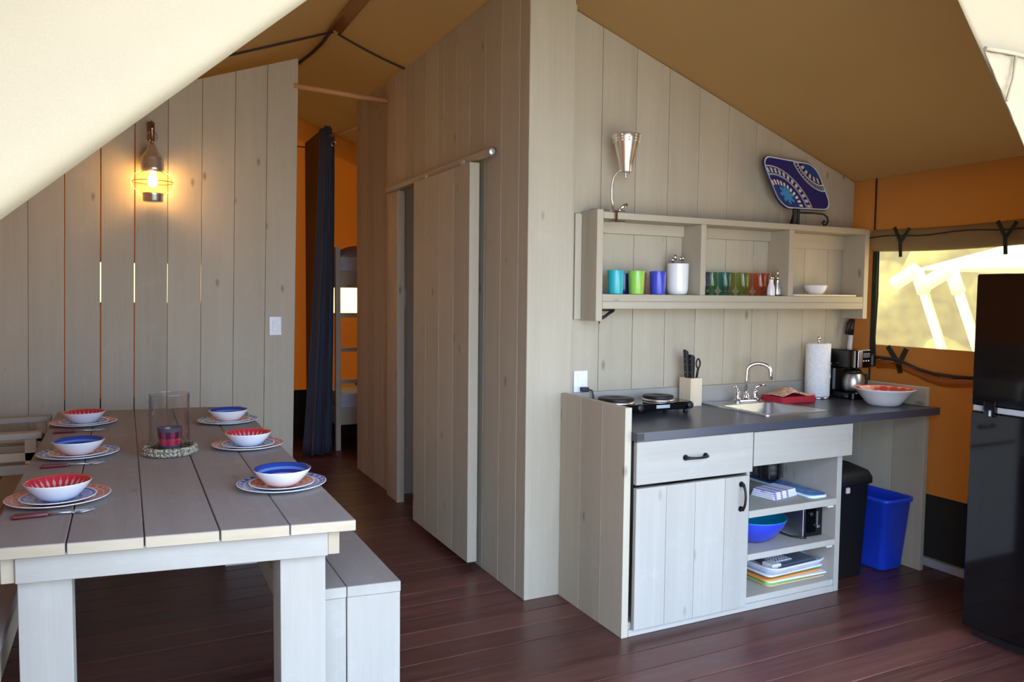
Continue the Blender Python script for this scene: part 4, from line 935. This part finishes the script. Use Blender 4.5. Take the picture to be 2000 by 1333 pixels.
tcd = MB().tube([(1.37, -.18, Z2+.03), (1.32, -.15, Z2+.05), (1.285, -.17, Z2+.09), (1.275, -.22, Z2+.10), (1.295, -.26, Z2+.06), (1.285, -.30, Z2+.03), (1.275, -.36, Z2+.012), (1.285, -.43, Z2+.0065), (1.31, -.47, Z2+.0065), (1.335, -.49, Z2+.0065)], .005, 8).build('power_cord', 'black_plastic'); tcd.parent = ts; tcd.matrix_parent_inverse = (Matrix.Translation(ts.location) @ ts.rotation_euler.to_matrix().to_4x4()).inverted()
# bottom shelf: chopping mats, grater tray
for k, (c, dx, dy, rz) in enumerate((('mat_tan', .0, .0, .0), ('mat_green', -.005, .006, .02), ('mat_white', .008, -.004, -.03), ('mat_orange', -.018, .010, .03), ('mat_teal', .02, .03, -.02), ('mat_white', .0, .012, .05))):
    m = MB(); m.prism(roundrect(.40, .30, .03, 5), 0, .0085); o = m.build('chopping_mat', c, loc=(1.285+dx, -.345+dy, Z3+.0005+k*.0090), rot=(0, 0, rz), bevel=.002)
    tag(o, ('tan chopping mat at the bottom of the stack', 'green chopping mat, second from the bottom of the stack', 'lower white chopping mat in the stack', 'orange chopping mat in the stack', 'teal chopping mat in the stack', 'topmost white chopping mat under the white tray')[k], 'chopping mat', 'chopping mats in the cabinet')
gt = thing('organizer_tray', 'white plastic tray with dark insert and grater on the bottom cabinet shelf', 'tray', (1.285, -.36, Z3+.0555), (0, 0, .06))
m = MB(); Ls = [[(x, y, z) for x, y in roundrect(w_, h_, r_, 6)] for w_, h_, r_, z in ((.36, .25, .05, 0), (.40, .29, .06, .03), (.405, .295, .06, .036), (.385, .275, .055, .036), (.36, .25, .05, .012))]
for L in Ls: m.v += L
n = len(Ls[0])
for j in range(4):
    for i in range(n): i2 = (i+1) % n; m.quad((j*n+i, j*n+i2, (j+1)*n+i2, (j+1)*n+i), 0, True)
m.quad([4*n+i for i in range(n)], 0); m.quad(list(range(n))[::-1], 0); m.build('tray_body', 'mat_white', gt)
board(gt, 'dark_insert', -.12, .165, -.10, .11, .0125, .030, 'grey_insert', .004); board(gt, 'grater_plate', -.10, .03, -.06, .07, .0305, .034, 'mat_white', .001)
gm = MB()
for i in range(7):
    for j in range(7): gm.lathe([(.005, .034), (.004, .0375), (0, .038)], 6, -.09+.018*i, -.05+.018*j)
gg = gm.build('grater_teeth', 'steel', gt); gg['kind'] = 'stuff'
board(gt, 'cutter', -.155, -.09, -.10, -.03, .0125, .040, 'white_plastic', .004); board(gt, 'red_peeler', -.10, .0, .085, .10, .0305, .042, 'cup_red', .003)

# bins ---------------------------------------------------------------------
def bin_mesh(w0, d0, w1, d1, h, r, t=.004):
    m = MB(); Ls = [[(x, y, z) for x, y in roundrect(w_, d_, r, 6)] for w_, d_, z in ((w0-.02, d0-.02, 0), (w0, d0, .012), (w1, d1, h-.02), (w1+.016, d1+.016, h-.018), (w1+.018, d1+.018, h), (w1-.004, d1-.004, h), (w1-2*t, d1-2*t, h-.03), (w0-2*t, d0-2*t, .014))]
    for L in Ls: m.v += L
    n = len(Ls[0])
    for j in range(len(Ls)-1):
        for i in range(n): i2 = (i+1) % n; m.quad((j*n+i, j*n+i2, (j+1)*n+i2, (j+1)*n+i), 0, True)
    m.quad([7*n+i for i in range(n)]); m.quad(list(range(n))[::-1]); return m
b1 = bin_mesh(.170, .30, .213, .36, .40, .035).build('waste_bin', 'blue_bin', loc=(2.020, -.315, .0005)); tag(b1, 'open blue plastic waste bin under the counter end', 'bin')
tb_ = thing('trash_can', 'tall black plastic trash can with lid beside the cabinet', 'bin', (1.70, -.275, .0005))
bin_mesh(.22, .34, .25, .38, .52, .03).build('body', 'bin_black', tb_)
m = MB(); Ls = [[(x, y, z+.03*math.cos(min(1, abs(y)/.2)*PI/2)*(1 if z > .53 else 0)) for x, y in roundrect(w_, d_, .03, 6)] for w_, d_, z in ((.275, .405, .505), (.275, .405, .535), (.25, .38, .56), (.15, .22, .575))]
for L in Ls: m.v += L
n = len(Ls[0])
for j in range(3):
    for i in range(n): i2 = (i+1) % n; m.quad((j*n+i, j*n+i2, (j+1)*n+i2, (j+1)*n+i), 0, True)
m.quad([3*n+i for i in range(n)]); m.quad(list(range(n))[::-1]); m.build('lid', 'bin_black', tb_)
MB().box(-.085, -.06, -.215, -.204, .47, .50).build('latch', 'gasket', tb_, bevel=.002)

# refrigerator ---------------------------------------------------------------
FX, FY0, FY1, FZ = 1.572, -1.80, -1.153, 1.588
rf = thing('refrigerator', 'glossy black refrigerator standing against the canvas wall', 'refrigerator', (0, 0, 0))
board(rf, 'body', FX+.062, FX+.66, FY0, FY1, .03, FZ-.004, 'gloss_black', .006)
board(rf, 'main_door', FX, FX+.058, FY0, FY1, .05, 1.000, 'gloss_black', .006); board(rf, 'freezer_door', FX, FX+.058, FY0, FY1, 1.026, FZ, 'gloss_black', .006)
board(rf, 'gasket', FX+.010, FX+.061, FY0+.01, FY1-.004, 1.0005, 1.0255, 'gasket', .001)
hb = MB().box(FX-.012, FX+.02, -1.262, -1.212, .982, 1.050).build('hinge_cover', 'gloss_black', rf, bevel=.008, seg=2); MB().box(FX-.014, FX-.0125, -1.250, -1.240, .988, 1.012).build('hinge_pin', 'chrome', hb)
MB().box(FX+.05, FX+.64, FY0+.02, FY1-.02, .0005, .03).build('plinth', 'black_plastic', rf)
